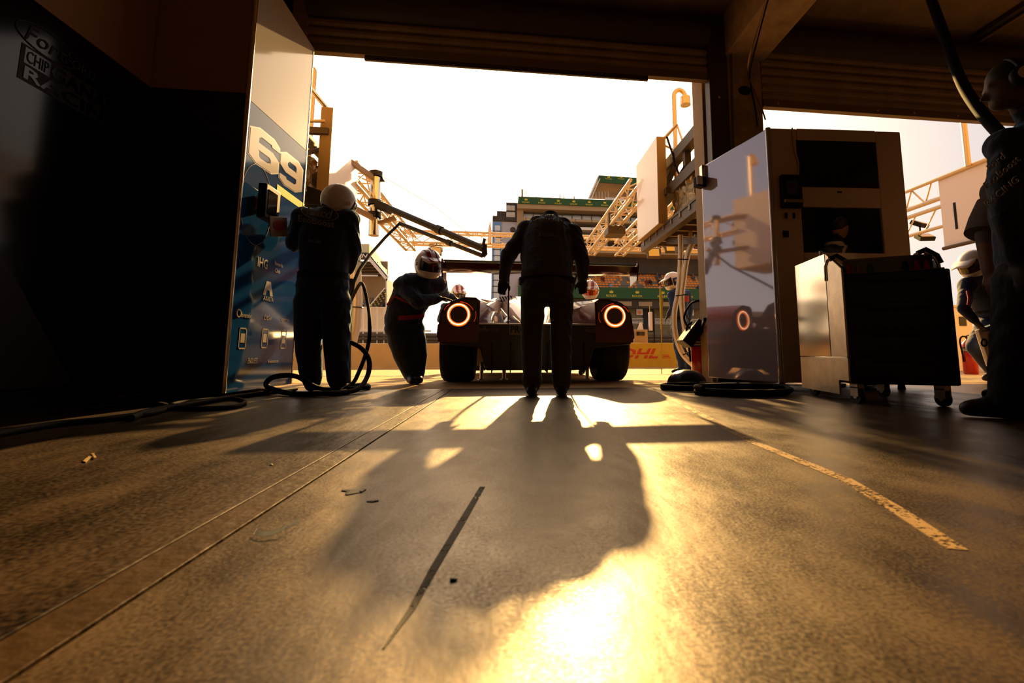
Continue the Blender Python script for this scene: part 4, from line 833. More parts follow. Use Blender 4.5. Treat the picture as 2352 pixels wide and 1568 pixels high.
# rear wing: main plane with a lighter lower skin
prof = [(-.665, 1.045), (-.62, 1.048), (-.54, 1.028), (-.475, 1.008), (-.455, .998), (-.475, .990), (-.54, .998), (-.61, 1.018)]
w = MB(); w.prism([K(-.835, y, z) for y, z in prof], (1.645, 0, 0)); obj('wing_plane', w, M['carr'], car, smooth=50)
obj('wing_flap', MB().prism([K(-.83, y, z) for y, z in ((-.70, 1.052), (-.69, 1.062), (-.63, 1.058), (-.635, 1.050))], (1.635, 0, 0)), M['carb'], car, smooth=50)
for i in range(6): obj('diffuser_fin', MB().prism([K(-.45+.18*i, -.01, .10), K(-.45+.18*i, .40, .125), K(-.45+.18*i, .40, .30), K(-.45+.18*i, -.01, .40)], (.008, 0, 0)), M['carb'], car)
for x in (-.58, -.33, .62): obj('jack_leg', MB().cyl(K(x, .75, .005), K(x, .75, .2), .022, n=12), M['sus2'], car); 
for x in (-.58, -.33, .62): obj('jack_foot', MB().cyl(K(x, .75, .0), K(x, .75, .012), .045, n=12), M['sus2'], car)
# writing on the fascia
def ftext(body, px, py, h, w, m, **k): p = PY(px, py, CY-.001); text('lettering', body, h, p, (1, 0, 0), (0, 0, 1), m, car, width=w, **k)
ftext('EcoBoost', 1117, 755, .042, .23, M['dim'], bold=.01); ftext('EcoBoost', 1398, 758, .042, .20, M['dim'], bold=.01)
for px in (1072, 1358): p = PY(px, 756, CY-.003); oval('emblem_ring', p, .13, .05, (1, 0, 0), (0, 0, 1), M['dim'], car, .0025); text('lettering', 'Ford', .03, p, (1, 0, 0), (0, 0, 1), M['dim'], car, shear=.25)
p = PY(1191, 756, CY); obj('class_plate', MB().box(p.x-.09, CY-.005, p.z-.055, p.x+.09, CY-.001, p.z+.055), M['plate'], car, bevel=.002)
text('lettering', 'PRO', .072, (p.x, CY-.005, p.z), (1, 0, 0), (0, 0, 1), M['ink'], car, width=.155, bold=.02)
obj('tow_hook', MB().torus(K(-.12, -.012, .42), .03, .008, (0, 1, 0), 20, 6), M['redc'], car, smooth=50)
# ------------------------------------------------------------------ people: one remeshed body each, helmets and such as parts
UP = Vector((0, 0, 1)); CAMR = Vector((cos(PSI), -sin(PSI), 0)); CAMF = Vector((sin(PSI), cos(PSI), 0))
def eltube(mb, pts, rads, lat, n=18):
    rings = []; N = len(pts); lat = Vector(lat)
    for i, p in enumerate(pts):
        t = (pts[min(i+1, N-1)]-pts[max(i-1, 0)]).normalized(); x = (lat-t*lat.dot(t)).normalized(); y = t.cross(x)
        a, b_ = rads[i]; rings.append([p+x*a*cos(2*pi*k/n)+y*b_*sin(2*pi*k/n) for k in range(n)])
    mb.loft(rings)
def hand(mb, segs, w, d, palm_n, side, curl=.6, s=1.0):
    """palm plus four unequal bent fingers and a thumb; w wrist, d direction, palm_n palm normal, side = thumb direction"""
    d = Vector(d).normalized(); t = Vector(side); t = (t-d*t.dot(d)).normalized(); pn = d.cross(t)
    if pn.dot(Vector(palm_n)) < 0: pn = -pn
    R = Matrix((t, pn, d)).transposed(); c = w+d*.05*s
    mb.ell(c, (.043*s, .018*s, .055*s), R, 14, 10); segs.append((w, w+d*.18*s, .05, 'hand'))
    for i, (o, L) in enumerate(((.031, .072), (.0105, .080), (-.0105, .074), (-.031, .058))):
        a = w+d*.092*s+t*o*s; dd = d
        for j in range(3):
            dd = (dd*cos(curl*.55)+pn*sin(curl*.55)).normalized(); e = a+dd*L*s*(.45, .32, .25)[j]
            mb.capsule(a, e, (.0095-.0008*j)*s, (.0090-.001*j)*s, 8); a = e
    a = w+d*.03*s+t*.03*s; dd = (d*.75+t*.65+pn*.25).normalized()
    for j in range(2):
        e = a+dd*(.042, .034)[j]*s; mb.capsule(a, e, .0125*s, .0105*s, 8); a = e; dd = (d*.95+t*.15+pn*.3).normalized()
def person(label, J, mats, sh=.085, group=None, vox=.011, torso=None, legr=(.10, .078, .062), armr=(.070, .056, .042), handcurl=.6, palm=None, headr=.098, face=None, bare_head=False, rot=None, wrinkle=.0035, hands=True, trap=.0):
    """J: joints in world coordinates. mats: dict region->material"""
    mb = MB(); segs = []
    lat = (J['SR']-J['SL']).normalized()
    tr_ = torso or [(.175, .125), (.165, .115), (.19, .125), (.185, .115), (.075, .07)]
    pts = [J['P'], J['W'], J['C'], J['C'].lerp(J['N'], .62), J['N']]
    eltube(mb, [J['P']-(J['W']-J['P'])*.35]+pts, [(tr_[0][0]*.8, tr_[0][1]*.8)]+tr_, lat)
    mb.ell(J['P'], (tr_[0][0]*.98, tr_[0][1]*1.02, .12))
    segs += [(J['P'], J['W'], .16, 'suit'), (J['W'], J['C'], .17, 'suit'), (J['C'], J['N'], .14, 'suit')]
    mb.capsule(J['N'], J['N'].lerp(J['H'], .6), .058, .052); segs.append((J['N'].lerp(J['H'], .35), J['N'].lerp(J['H'], .7), .06, 'skin'))
    hR = Matrix.Identity(3) if rot is None else rot
    mb.ell(J['H'], (headr*.80, headr*.98, headr*1.18), hR); segs.append((J['H'], J['H']+hR@Vector((0, 0, .03)), .1, 'head'))
    mb.ell(J['H']+hR@Vector((0, headr*.55, -headr*.62)), (headr*.52, headr*.5, headr*.42), hR)              # jaw
    mb.capsule(J['H']+hR@Vector((0, headr*.93, .01)), J['H']+hR@Vector((0, headr*1.18, -.022)), .010, .014, 8)  # nose
    for e in (-1, 1):
        mb.ell(J['H']+hR@Vector((e*headr*.80, -.005, -.008)), (.010, .020, .030), hR, 10, 8)
        mb.ell(J['H']+hR@Vector((e*.030, headr*.86, .022)), (.018, .014, .010), hR, 8, 6)
    for s in 'LR': mb.capsule(J['N']-(J['N']-J['C']).normalized()*.02, J['N'].lerp(J['S'+s], .62)+(J['N']-J['C']).normalized()*(trap-.01), .062, .062)
    for s in 'LR':
        S_, E_, W_ = J['S'+s], J['E'+s], J['W'+s]
        mb.ell(S_, (sh, sh, sh)); mb.capsule(J['C'].lerp(J['N'], .6), S_, sh*1.05, sh*.95); mb.capsule(S_, E_, armr[0], armr[1], 14); mb.capsule(E_, W_, armr[1], armr[2], 14)
        segs += [(S_, E_, .08, 'sleeve'), (E_, E_.lerp(W_, .5), .06, 'fore'), (E_.lerp(W_, .5), W_, .055, 'fore')]
        d = (W_-E_).normalized(); pn = (palm or {}).get(s, -lat if s == 'R' else lat); sd = (palm or {}).get('t'+s, CAMF)
        if hands: hand(mb, segs, W_, (palm or {}).get('d'+s, d), pn, sd, handcurl)
        h, k, a, t = J['H'+s], J['K'+s], J['A'+s], J['T'+s]
        mb.capsule(h, k, legr[0], legr[1], 16); mb.capsule(k, a, legr[1], legr[2], 16)
        mb.capsule(J['P'].lerp(h, .4), h, legr[0]*1.1, legr[0], 14)
        segs += [(h, k, .1, 'leg'), (k, a, .08, 'leg')]
        mb.capsule(a+Vector((0, 0, -.02)), t, .047, .038, 12); hl = a-(t-a).normalized()*.05; hl.z = t.z; mb.capsule(hl, t, .040, .036, 12); segs.append((hl, t, .05, 'shoe'))
    me = bpy.data.meshes.new('body'); me.from_pydata(mb.v, [], mb.f); norm_mesh(me)
    o = bpy.data.objects.new('body', me); COL.objects.link(o)
    r = o.modifiers.new('r', 'REMESH'); r.mode = 'VOXEL'; r.voxel_size = vox; r.use_smooth_shade = True
    s_ = o.modifiers.new('s', 'SMOOTH'); s_.iterations = 6; s_.factor = .5
    dg = bpy.context.evaluated_depsgraph_get(); m2 = bpy.data.meshes.new_from_object(o.evaluated_get(dg)); COL.objects.unlink(o); bpy.data.objects.remove(o); bpy.data.meshes.remove(me)
    m2.name = 'body'
    nv = len(m2.vertices); co = np.zeros(nv*3); m2.vertices.foreach_get('co', co); co = co.reshape(-1, 3); no = np.zeros(nv*3); m2.vertices.foreach_get('normal', no); no = no.reshape(-1, 3)
    best = np.full(nv, 1e9); lab = np.zeros(nv, int)
    for i, (p0, p1, rr, nm) in enumerate(segs):
        a = np.array(p0); d = np.array(p1)-a; tt = np.clip(((co-a)@d)/max(d@d, 1e-9), 0, 1); dist = np.linalg.norm(co-a-tt[:, None]*d, axis=1)/rr
        k = dist < best; best[k] = dist[k]; lab[k] = i
    regs = [segs[i][3] for i in range(len(segs))]
    cloth = np.array([regs[i] in ('suit', 'sleeve', 'leg') or (regs[i] == 'fore' and mats.get('fore') is not M['skin']) for i in range(len(regs))])[lab]
    wv = np.sin(co[:, 2]*37+3.5*np.sin(co[:, 0]*19+co[:, 1]*11)+2*np.sin(co[:, 2]*9))*np.sin(co[:, 0]*29+co[:, 2]*17+co[:, 1]*23)*(1+np.sin(co[:, 0]*11+co[:, 2]*7))
    co = co+no*(wv*wrinkle*cloth)[:, None]; m2.vertices.foreach_set('co', co.ravel())
    default = dict(suit=M['navy'], sleeve=None, fore=None, leg=None, hand=M['glove'], head=M['skin'], skin=M['skin'], shoe=M['shoe']); default.update(mats)
    keys = list(default); m2.materials.clear()
    for k in keys: m2.materials.append(default[k] or default['suit'])
    idx = np.array([keys.index(rg) for rg in regs])
    lv = np.zeros(len(m2.loops), int); m2.loops.foreach_get('vertex_index', lv); ls = np.zeros(len(m2.polygons), int); m2.polygons.foreach_get('loop_start', ls)
    m2.polygons.foreach_set('material_index', idx[lab[lv[ls]]].astype(np.int32)); m2.polygons.foreach_set('use_smooth', np.ones(len(m2.polygons), bool))
    root = thing('person', label, 'person', Vector(((J['AL'].x+J['AR'].x)/2, (J['AL'].y+J['AR'].y)/2, min(J['TL'].z, J['TR'].z)-.036)), group)
    put(bpy.data.objects.new('body', m2), root); return root
def frame(fwd, up=UP):
    y = Vector(fwd).normalized(); x = y.cross(Vector(up)).normalized(); z = x.cross(y); return Matrix((x, y, z)).transposed()
def helmet(root, c, R, r=.140, shell=None, stripes=True, vis=None, peak=True, stripe_mat=None, band=None):
    """full-face helmet: shell with a face opening, chin bar, visor, peak, crown stripes"""
    c = Vector(c); shell = shell or M['helm']; nu, nv = 36, 22; vs = []; fs = []
    def rad(a, t):                                   # a azimuth (pi/2 = front), t polar angle
        z = cos(t); f = max(0, sin(a)); rr = 1.0
        if z < -.15: rr += .18*f*min(1, (-.15-z)/.5)
        return rr
    for j in range(nv+1):
        t = pi*(.02+.76*j/nv)
        for i in range(nu):
            a = 2*pi*i/nu; k = rad(a, t); vs.append(c+R@Vector((r*.86*k*sin(t)*cos(a), r*1.02*k*sin(t)*sin(a), r*1.0*cos(t))))
    for j in range(nv):
        for i in range(nu):
            a = 2*pi*(i+.5)/nu; t = pi*(.02+.76*(j+.5)/nv)
            da = abs((a-pi/2+pi) % (2*pi)-pi)
            if da < 1.02 and .36*pi < t < .60*pi: continue
            q = j*nu+i; q2 = j*nu+(i+1) % nu; fs.append((q, q2, q2+nu, q+nu))
    vs.append(c+R@Vector((0, 0, r))); k = len(vs)-1
    for i in range(nu): fs.append((k, (i+1) % nu, i))
    me = bpy.data.meshes.new('helmet'); me.from_pydata([tuple(p) for p in vs], [], fs); norm_mesh(me); me.materials.append(shell)
    for p in me.polygons: p.use_smooth = True
    o = bpy.data.objects.new('helmet', me); put(o, root); sd = o.modifiers.new('thick', 'SOLIDIFY'); sd.thickness = .009; sd.offset = -1
    def patch(name, a0, a1, t0, t1, k, m, na=14, nt_=10, taper=None):
        b = MB(); rows = []
        for j in range(nt_+1):
            t = t0+(t1-t0)*j/nt_; row = []
            for i in range(na+1):
                f = i/na
                if taper: aa = taper(f, j/nt_)
                else: aa = a0+(a1-a0)*f
                row.append(c+R@Vector((r*.86*k*rad(aa, t)*sin(t)*cos(aa), r*1.02*k*rad(aa, t)*sin(t)*sin(aa), r*k*cos(t))))
            rows.append(row)
        b.loft(rows, cap=False, closed=False); q = obj(name, b, m, o, smooth=60); s2 = q.modifiers.new('thick', 'SOLIDIFY'); s2.thickness = .004; s2.offset = 1; return q
    patch('visor', pi/2-1.08, pi/2+1.08, .345*pi, .615*pi, .985, vis or M['visor'], 20)
    for s in (-1, 1): obj('visor_pivot', MB().cyl(c+R@Vector((s*r*.84, r*.15, r*.02)), c+R@Vector((s*r*.90, r*.15, r*.02)), r*.12, n=14), M['sus2'], o, smooth=40)
    if stripes:                                       # stripes run over the crown from front to back
        for x0, x1 in ((-.50, -.16), (.16, .50)):
            b = MB(); rows = []
            for j in range(15):
                ph_ = radians(28)+radians(125)*j/14; row = []
                for i in range(5):
                    x = x0+(x1-x0)*i/4; q = sqrt(max(.02, 1-x*x)); row.append(c+R@Vector((r*.86*1.012*x, r*1.02*1.012*q*cos(ph_), r*1.012*q*sin(ph_))))
                rows.append(row)
            b.loft(rows, cap=False, closed=False); q = obj('stripe', b, stripe_mat or M['helmr'], o, smooth=60); s2 = q.modifiers.new('thick', 'SOLIDIFY'); s2.thickness = .003; s2.offset = 1
        obj('crown_vent', MB().loft([[c+R@Vector((x*r, y*r, z*r)) for x, z in ((-.07, .93), (-.05, 1.0+h), (.05, 1.0+h), (.07, .93))] for y, h in ((.35, -.02), (.1, .10), (-.25, .10), (-.55, -.03))]), shell, o, smooth=50)
    if peak:
        b = MB(); rows = []
        for j, (y, z, w_) in enumerate(((.62, .62, .70), (.95, .50, .72), (1.25, .40, .66), (1.48, .33, .50))):
            rows.append([c+R@Vector((x*w_*r, (y-.10*x*x)*r, (z-.12*x*x)*r)) for x in (-1, -.6, -.2, .2, .6, 1)])
        b.loft(rows, cap=False, closed=False); q = obj('peak', b, shell, o, smooth=50); s2 = q.modifiers.new('thick', 'SOLIDIFY'); s2.thickness = .006
        if stripes:
            for s in (-1, 1):
                b = MB(); b.loft([[c+R@Vector((x*w_*r, (y-.10*x*x)*r, (z-.12*x*x)*r+.005)) for x in (s*.62, s*.2)] for y, z, w_ in ((.64, .62, .70), (.95, .505, .72), (1.25, .405, .66), (1.44, .345, .50))], cap=False, closed=False)
                q = obj('peak_stripe', b, stripe_mat or M['helmr'], q, smooth=50) if False else obj('peak_stripe', b, stripe_mat or M['helmr'], o, smooth=50); q.modifiers.new('thick', 'SOLIDIFY').thickness = .003
    if band: patch('side_band', 0, 0, .40*pi, .66*pi, 1.01, band, 12, 8, taper=lambda f, g: pi/2+1.15+f*1.0)
    return o
def foot(px, py, D, z=None):
    p = PD(px, py, D); p.z = (0 if z is None else z); return p
# 1 the man in the middle, seen from behind, head bent out of sight
d = 3.70
J = dict(P=PD(1257, 668, 3.36), W=PD(1256, 625, 3.44), C=PD(1257, 560, 3.62), N=PD(1264, 507, 3.72), H=PD(1268, 540, 3.98),
 SL=PD(1210, 529, d), SR=PD(1314, 536, d), EL=PD(1166, 588, 3.55), ER=PD(1337, 598, 3.55), WL=PD(1157, 640, 3.62), WR=PD(1338, 640, 3.62),
 HL=PD(1224, 684, 3.32), HR=PD(1290, 686, 3.32), KL=PD(1221, 790, 3.26), KR=PD(1288, 792, 3.26), AL=foot(1222, 895, 3.22, .09), AR=foot(1290, 895, 3.2, .09))
for s, px in (('L', 1222), ('R', 1290)): J['T'+s] = J['A'+s]+CAMF*.17+Vector((0, 0, -.052))
man = person('man in dark overalls seen from behind, head bent out of sight, close behind the car', J, dict(suit=mat('glare lifted overall', (.060, .050, .052), .9, bump=.5, bscale=26, sheen=.5, bdist=.02)), torso=[(.200, .15), (.198, .145), (.215, .15), (.195, .13), (.085, .075)], legr=(.092, .076, .068), armr=(.076, .060, .042), sh=.088, vox=.009, rot=frame(CAMF*.6-UP*.8, CAMF), palm=dict(L=CAMF, R=CAMF, tL=CAMR, tR=-CAMR), handcurl=.9, trap=.055)  # overall colour lifted to stand in for glare veiling this man
# belt, collar and back lettering
def ring_at(name, c, rx, ry, lat, nrm, h, m, parent):
    lat = Vector(lat).normalized(); n_ = Vector(nrm).normalized(); f = n_.cross(lat)
    b = MB(); b.loft([[Vector(c)+lat*rx*k_*cos(2*pi*k/28)+f*ry*k_*sin(2*pi*k/28)+n_*z for k in range(28)] for k_, z in ((1, -h/2), (1.03, -h/2), (1.03, h/2), (1, h/2))], cap=False); return obj(name, b, m, parent, smooth=50)
ring_at('belt', J['P'].lerp(J['W'], .5), .206, .156, CAMR, UP, .05, M['black'], man); ring_at('collar', J['N']+UP*.012-CAMF*.02, .068, .068, CAMR, UP+CAMF*.7, .045, M['navy'], man)
bk = (J['C']*.55+J['N']*.45); nB = (-CAMF*.92+UP*.38).normalized(); yB = UP-nB*UP.dot(nB)
text('lettering', 'EcoBoost', .05, bk+nB*.152+yB*.02, CAMR, yB, M['dim'], man, width=.26, bold=.01, ext=.004); text('lettering', 'Powered by', .022, bk+nB*.150+yB*.065, CAMR, yB, M['dim'], man, width=.13, ext=.004)
text('lettering', 'RACING', .03, J['C']+nB*.156-yB*.03, CAMR, yB, M['dim'], man, width=.12, ext=.004)
p = PD(1259, 631, 3.27); obj('rear_patch', MB().obox(p, (.04, .008, .045)), M['dim'], man)
# 2 man standing at the blue partition, white helmet tilted to the right
d = 3.62
J = dict(P=PD(741, 660, d), W=PD(744, 620, d), C=PD(748, 545, d), N=PD(760, 482, d), H=PD(775, 462, d),
 SL=PD(697, 500, d), SR=PD(800, 505, d), EL=PD(676, 560, 3.66), ER=PD(812, 570, 3.68), WL=PD(674, 528, 3.68), WR=PD(800, 618, 3.74),
 HL=PD(711, 690, d), HR=PD(772, 690, d), KL=PD(708, 785, d), KR=PD(773, 785, d), AL=foot(716, 870, 3.64, .09), AR=foot(776, 872, 3.60, .09))
for s in 'LR': J['T'+s] = J['A'+s]+(CAMF*.9-CAMR*.3)*.17+Vector((0, 0, -.052))
R = frame(CAMF*.8+CAMR*.45-UP*.45, UP+CAMR*.35)
m2_ = person('man in plain white helmet standing with his back turned at the blue partition', J, dict(suit=M['navy']), torso=[(.208, .15), (.188, .14), (.208, .145), (.19, .125), (.08, .075)], legr=(.118, .100, .080), armr=(.078, .066, .050), sh=.092, rot=R)
helmet(m2_, J['H']+R@Vector((0, .01, .01)), R, .140, stripes=False, peak=False)
nB = (-CAMF+UP*.12).normalized(); bk = J['C'].lerp(J['N'], .55)
yB = (UP-nB*UP.dot(nB)+CAMR*-.18).normalized(); xB = (CAMR+UP*-.18).normalized()
oval('emblem_ring', bk+nB*.142+UP*.02-CAMR*.0, .30, .12, xB, UP, M['dim'], m2_, .003); text('lettering', 'Ford', .075, bk+nB*.142+UP*.02, xB, UP, M['dim'], m2_, shear=.25, ext=.004)
text('lettering', 'EcoBoost', .05, J['C']+nB*.153+UP*.07, xB, UP, M['dim'], m2_, width=.29, ext=.004, bold=.01); text('lettering', 'Powered by', .02, J['C']+nB*.153+UP*.115, xB, UP, M['dim'], m2_, width=.15, ext=.004); text('lettering', 'RACING', .022, J['C']+nB*.153-UP*.09, xB, UP, M['dim'], m2_, width=.10, ext=.004)
ring_at('belt', J['W']-UP*.05, .192, .145, CAMR, UP, .05, M['black'], m2_)
# 3 man leaning on the left rear corner of the car
J = dict(P=PD(926, 742, 4.55), W=PD(932, 712, 4.52), C=PD(953, 668, 4.45), N=PD(975, 640, 4.36), H=PD(984, 612, 4.30),
 SL=PD(926, 655, 4.36), SR=PD(1006, 653, 4.52), EL=PD(960, 694, 4.22), ER=PD(1018, 676, 4.75), WL=PD(1003, 686, 4.36), WR=PD(1036, 682, 4.85),
 HL=PD(913, 752, 4.50), HR=PD(946, 752, 4.60), KL=PD(925, 812, 4.50), KR=PD(958, 815, 4.56), AL=foot(944, 862, 4.48, .09), AR=foot(958, 862, 4.56, .09))
for s in 'LR': J['T'+s] = J['A'+s]+(CAMR*.45-CAMF*.9)*.15+Vector((0, 0, -.052))
R = frame(CAMR*.55-CAMF*.75-UP*.28)
m3 = person('crewman with white and red helmet leaning on the left rear corner of the car', J, dict(suit=M['navy'], fore=M['navy']), torso=[(.185, .155), (.185, .15), (.205, .155), (.19, .135), (.085, .08)], legr=(.125, .098, .075), armr=(.085, .070, .050), sh=.095, rot=R, palm=dict(L=-UP, R=-UP, tL=CAMF, tR=-CAMF, dL=CAMR), handcurl=.35)
helmet(m3, J['H']+R@Vector((0, 0, .015)), R, .150)
ring_at('belt', J['P'].lerp(J['W'], .6), .188, .158, CAMR, J['W']-J['P'], .045, M['redc'], m3)
obj('chest_stripe', MB().tube([PD(890, 700, 4.36), PD(905, 680, 4.30), PD(930, 690, 4.26), PD(960, 706, 4.26)], .012, 8), M['redc'], m3, smooth=50)
# 4 and 5 crouching crew on either side of the car nose
def croucher(px, py, D, label, side, R, vis, peakless=False, sc=1.0, z0=None):
    Hd = PD(px, py, D); f = R@Vector((0, 1, 0)); f.z = 0; f.normalize(); x = f.cross(UP); g = (LANE(Hd.y) if z0 is None else z0)
    B = Vector((Hd.x, Hd.y, 0))-f*.22; hz = Hd.z-.17
    q = lambda r_, ff, z: Vector((B.x, B.y, 0))+x*r_+f*ff+UP*z
    J = dict(H=Hd, N=q(0, .14, hz), C=q(0, .02, hz-.20), W=q(0, -.08, hz-.38), P=q(0, -.14, max(g+.34, hz-.52)),
      SL=q(-.21, .12, hz-.07), SR=q(.21, .12, hz-.07), EL=q(-.30, .22, hz-.30), ER=q(.30, .22, hz-.30), WL=q(-.20, .42, hz-.34), WR=q(.20, .42, hz-.34))
    pz = J['P'].z
    for s, e in (('L', -1), ('R', 1)):
        J['H'+s] = q(e*.10, -.12, pz-.03); J['K'+s] = q(e*.17, .20, g+.44 if pz-g < .6 else (pz+g)/2+.06); J['A'+s] = q(e*.15, -.02, g+.09); J['T'+s] = q(e*.16, .15, g+.038)
    p_ = person(label, J, dict(suit=M['navy']), rot=R, vox=.014, wrinkle=.004); helmet(p_, Hd+R@Vector((0, 0, .01)), R, .150, vis=vis); return p_
croucher(1053, 674, 7.9, 'crouching crewman behind the left tail lamp, only his white and red helmet showing', -1, frame(CAMR*.35-CAMF*.9-UP*.35), None)
croucher(1356, 668, 6.75, 'bending crewman with an orange visor at the right side of the car', 1, frame(CAMR*-.12-CAMF*.9-UP*.30), M['visoro'])
# 6 mechanic standing on the apron at the right
g = LANE(7.4)
J = dict(P=PD(1560, 745, 7.7), W=PD(1561, 722, 7.7), C=PD(1560, 692, 7.7), N=PD(1556, 665, 7.7), H=PD(1546, 646, 7.7),
 SL=PD(1544, 678, 7.55), SR=PD(1577, 676, 7.85), EL=PD(1546, 706, 7.45), ER=PD(1586, 705, 7.95), WL=PD(1536, 722, 7.5), WR=PD(1583, 732, 7.9),
 HL=PD(1555, 752, 7.62), HR=PD(1566, 752, 7.78), KL=PD(1560, 800, 7.62), KR=PD(1572, 800, 7.78), AL=foot(1568, 850, 7.6, g+.09), AR=foot(1585, 850, 7.8, g+.09))
for s in 'LR': J['T'+s] = J['A'+s]+(-CAMR*.95-CAMF*.2)*.17+Vector((0, 0, -.052))
R = frame(-CAMR*.93-CAMF*.2-UP*.28)
m6 = person('mechanic in blue overalls with a white peaked helmet standing by the pale hoses', J, dict(suit=mat('blue overall', (.012, .035, .12), .8, bump=.4, bscale=30, sheen=.3), hand=M['glove']), rot=R, vox=.013, torso=[(.16, .14), (.165, .135), (.185, .14), (.17, .12), (.075, .07)], legr=(.105, .085, .066))
helmet(m6, J['H'], R, .165, stripes=False, stripe_mat=M['helmr'], band=mat('blue helmet band', (.01, .04, .25), .2, 0, .5))
ring_at('chest_band', J['C']+UP*.03, .19, .145, J['SR']-J['SL'], UP, .10, M['redc'], m6); ring_at('belt', J['W']-UP*.05, .17, .14, J['SR']-J['SL'], UP, .05, M['black'], m6)
st = thing('lollipop_pole', 'thin yellow green pole standing upright in front of the standing mechanic', 'pole', foot(1519, 760, 7.6, g))
obj('shaft', MB().tube([PD(1516, 662, 7.5), PD(1519, 690, 7.5), PD(1519, 757, 7.5)], [.012, .03, .012], 10), M['olive'], st, smooth=50); obj('tip', MB().ell(PD(1516, 660, 7.5), .018), M['digit'], st, smooth=50)
obj('foot_rod', MB().tube([PD(1519, 757, 7.5), foot(1520, 850, 7.5, g)], .008, 8), M['olive'], st)
# 7 man with headphones cut by the right edge of the picture
J = dict(P=PD(2385, 600, 2.08), W=PD(2382, 520, 2.08), C=PD(2378, 410, 2.06), N=PD(2378, 285, 2.06), H=PD(2322, 196, 2.02),
 SL=PD(2312, 335, 2.06), SR=PD(2480, 335, 2.06), EL=PD(2305, 470, 2.0), ER=PD(2520, 470, 2.0), WL=PD(2335, 590, 1.98), WR=PD(2480, 590, 1.95),
 HL=PD(2345, 640, 2.08), HR=PD(2425, 640, 2.08), KL=PD(2332, 790, 2.08), KR=PD(2420, 790, 2.08), AL=foot(2315, 930, 2.08, .09), AR=foot(2430, 930, 2.1, .09))
for s in 'LR': J['T'+s] = J['A'+s]+(-CAMR*.75+CAMF*.5)*.15+Vector((0, 0, -.052))
R = frame(-CAMR*.8+CAMF*.4-UP*.2)
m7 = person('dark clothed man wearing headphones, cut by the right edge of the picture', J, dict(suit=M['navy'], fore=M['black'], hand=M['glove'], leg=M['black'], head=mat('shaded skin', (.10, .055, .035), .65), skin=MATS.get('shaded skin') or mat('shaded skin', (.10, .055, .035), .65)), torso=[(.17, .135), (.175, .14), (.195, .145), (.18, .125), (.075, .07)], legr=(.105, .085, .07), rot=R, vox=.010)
hp = obj('headphones', MB().tube([J['H']+R@Vector((.105*cos(a), -.01, .125*sin(a)-.005)) for a in [pi*k/14 for k in range(15)]], .012, 8), M['blackp'], m7, smooth=60)
for e in (-1, 1): obj('ear_cup', MB().lathe([(.0, .0), (.042, .0), (.05, .012), (.048, .03), (.03, .045), (0, .048)], J['H']+R@Vector((e*.082, -.008, -.01)), R@Vector((e, 0, 0)), 22), M['blackp'], hp, smooth=50); obj('ear_badge', MB().cyl(J['H']+R@Vector((e*.129, -.008, -.01)), J['H']+R@Vector((e*.132, -.008, -.01)), .030, n=18), M['chrome'], hp)
obj('cap_hair', MB().ell(J['H']+R@Vector((0, -.012, .028)), (.083, .098, .100), R, 20, 12), M['hair'], m7, smooth=60)
for i, (bdy, px, py) in enumerate((('Ford', 2287, 372), ('EcoBoost', 2300, 395), ('RACING', 2300, 440))): p = PD(px, py, 1.93); text('lettering', bdy, .03, p, (CAMR*.62+UP*.62-CAMF*.3), (UP*.75-CAMR*.5), M['dim'], m7, ext=.003)
# 8 man in a grey shirt half hidden behind him
J = dict(P=PD(2362, 640, 2.75), W=PD(2360, 580, 2.75), C=PD(2352, 500, 2.75), N=PD(2348, 410, 2.72), H=PD(2345, 345, 2.70),
 SL=PD(2290, 440, 2.72), SR=PD(2410, 440, 2.78), EL=PD(2263, 545, 2.70), ER=PD(2440, 540, 2.78), WL=PD(2272, 625, 2.66), WR=PD(2430, 620, 2.7),
 HL=PD(2335, 670, 2.75), HR=PD(2390, 670, 2.75), KL=PD(2330, 790, 2.75), KR=PD(2390, 790, 2.75), AL=foot(2325, 890, 2.75, .09), AR=foot(2395, 890, 2.8, .09))
for s in 'LR': J['T'+s] = J['A'+s]+CAMF*.16+Vector((0, 0, -.052))
m8 = person('man in a grey short sleeved shirt with a bare forearm, behind the man with headphones', J, dict(suit=M['grey'], fore=M['skin'], hand=M['skin'], leg=M['black']), rot=frame(CAMF), vox=.011, armr=(.068, .050, .036), palm=dict(tL=CAMF, L=CAMR))
obj('sleeve', MB().tube([J['SL'].lerp(J['EL'], .25), J['SL'].lerp(J['EL'], .6), J['EL']+(J['EL']-J['SL'])*-.06], [.085, .10, .105], 18), M['grey'], m8, smooth=50)
obj('hair', MB().ell(J['H']+Vector((0, 0, .02)), (.085, .1, .105), None, 20, 12), M['hair'], m8, smooth=60)
# 9 mechanic bending at the far right
g = 0.0
J = dict(P=PD(2278, 735, 4.9), W=PD(2272, 705, 4.85), C=PD(2252, 668, 4.8), N=PD(2240, 636, 4.75), H=PD(2236, 606, 4.70),
 SL=PD(2222, 655, 4.65), SR=PD(2268, 650, 4.95), EL=PD(2212, 708, 4.55), ER=PD(2285, 690, 5.0), WL=PD(2238, 735, 4.5), WR=PD(2280, 735, 4.85),
 HL=PD(2268, 748, 4.8), HR=PD(2292, 748, 5.0), KL=PD(2240, 795, 4.75), KR=PD(2275, 790, 5.0), AL=foot(2285, 850, 4.85, .09), AR=foot(2310, 850, 5.0, .09))
for s in 'LR': J['T'+s] = J['A'+s]+(-CAMR*.9-CAMF*.2)*.15+Vector((0, 0, -.052))
R = frame(-CAMR*.85-CAMF*.2-UP*.45)
m9 = person('mechanic in blue overalls and white helmet bending over a white panel at the far right', J, dict(suit=mat('deep blue overall', (.006, .016, .06), .8, bump=.4, bscale=30)), rot=R, vox=.013, torso=[(.16, .15), (.165, .145), (.185, .15), (.17, .125), (.08, .075)], legr=(.10, .085, .068))
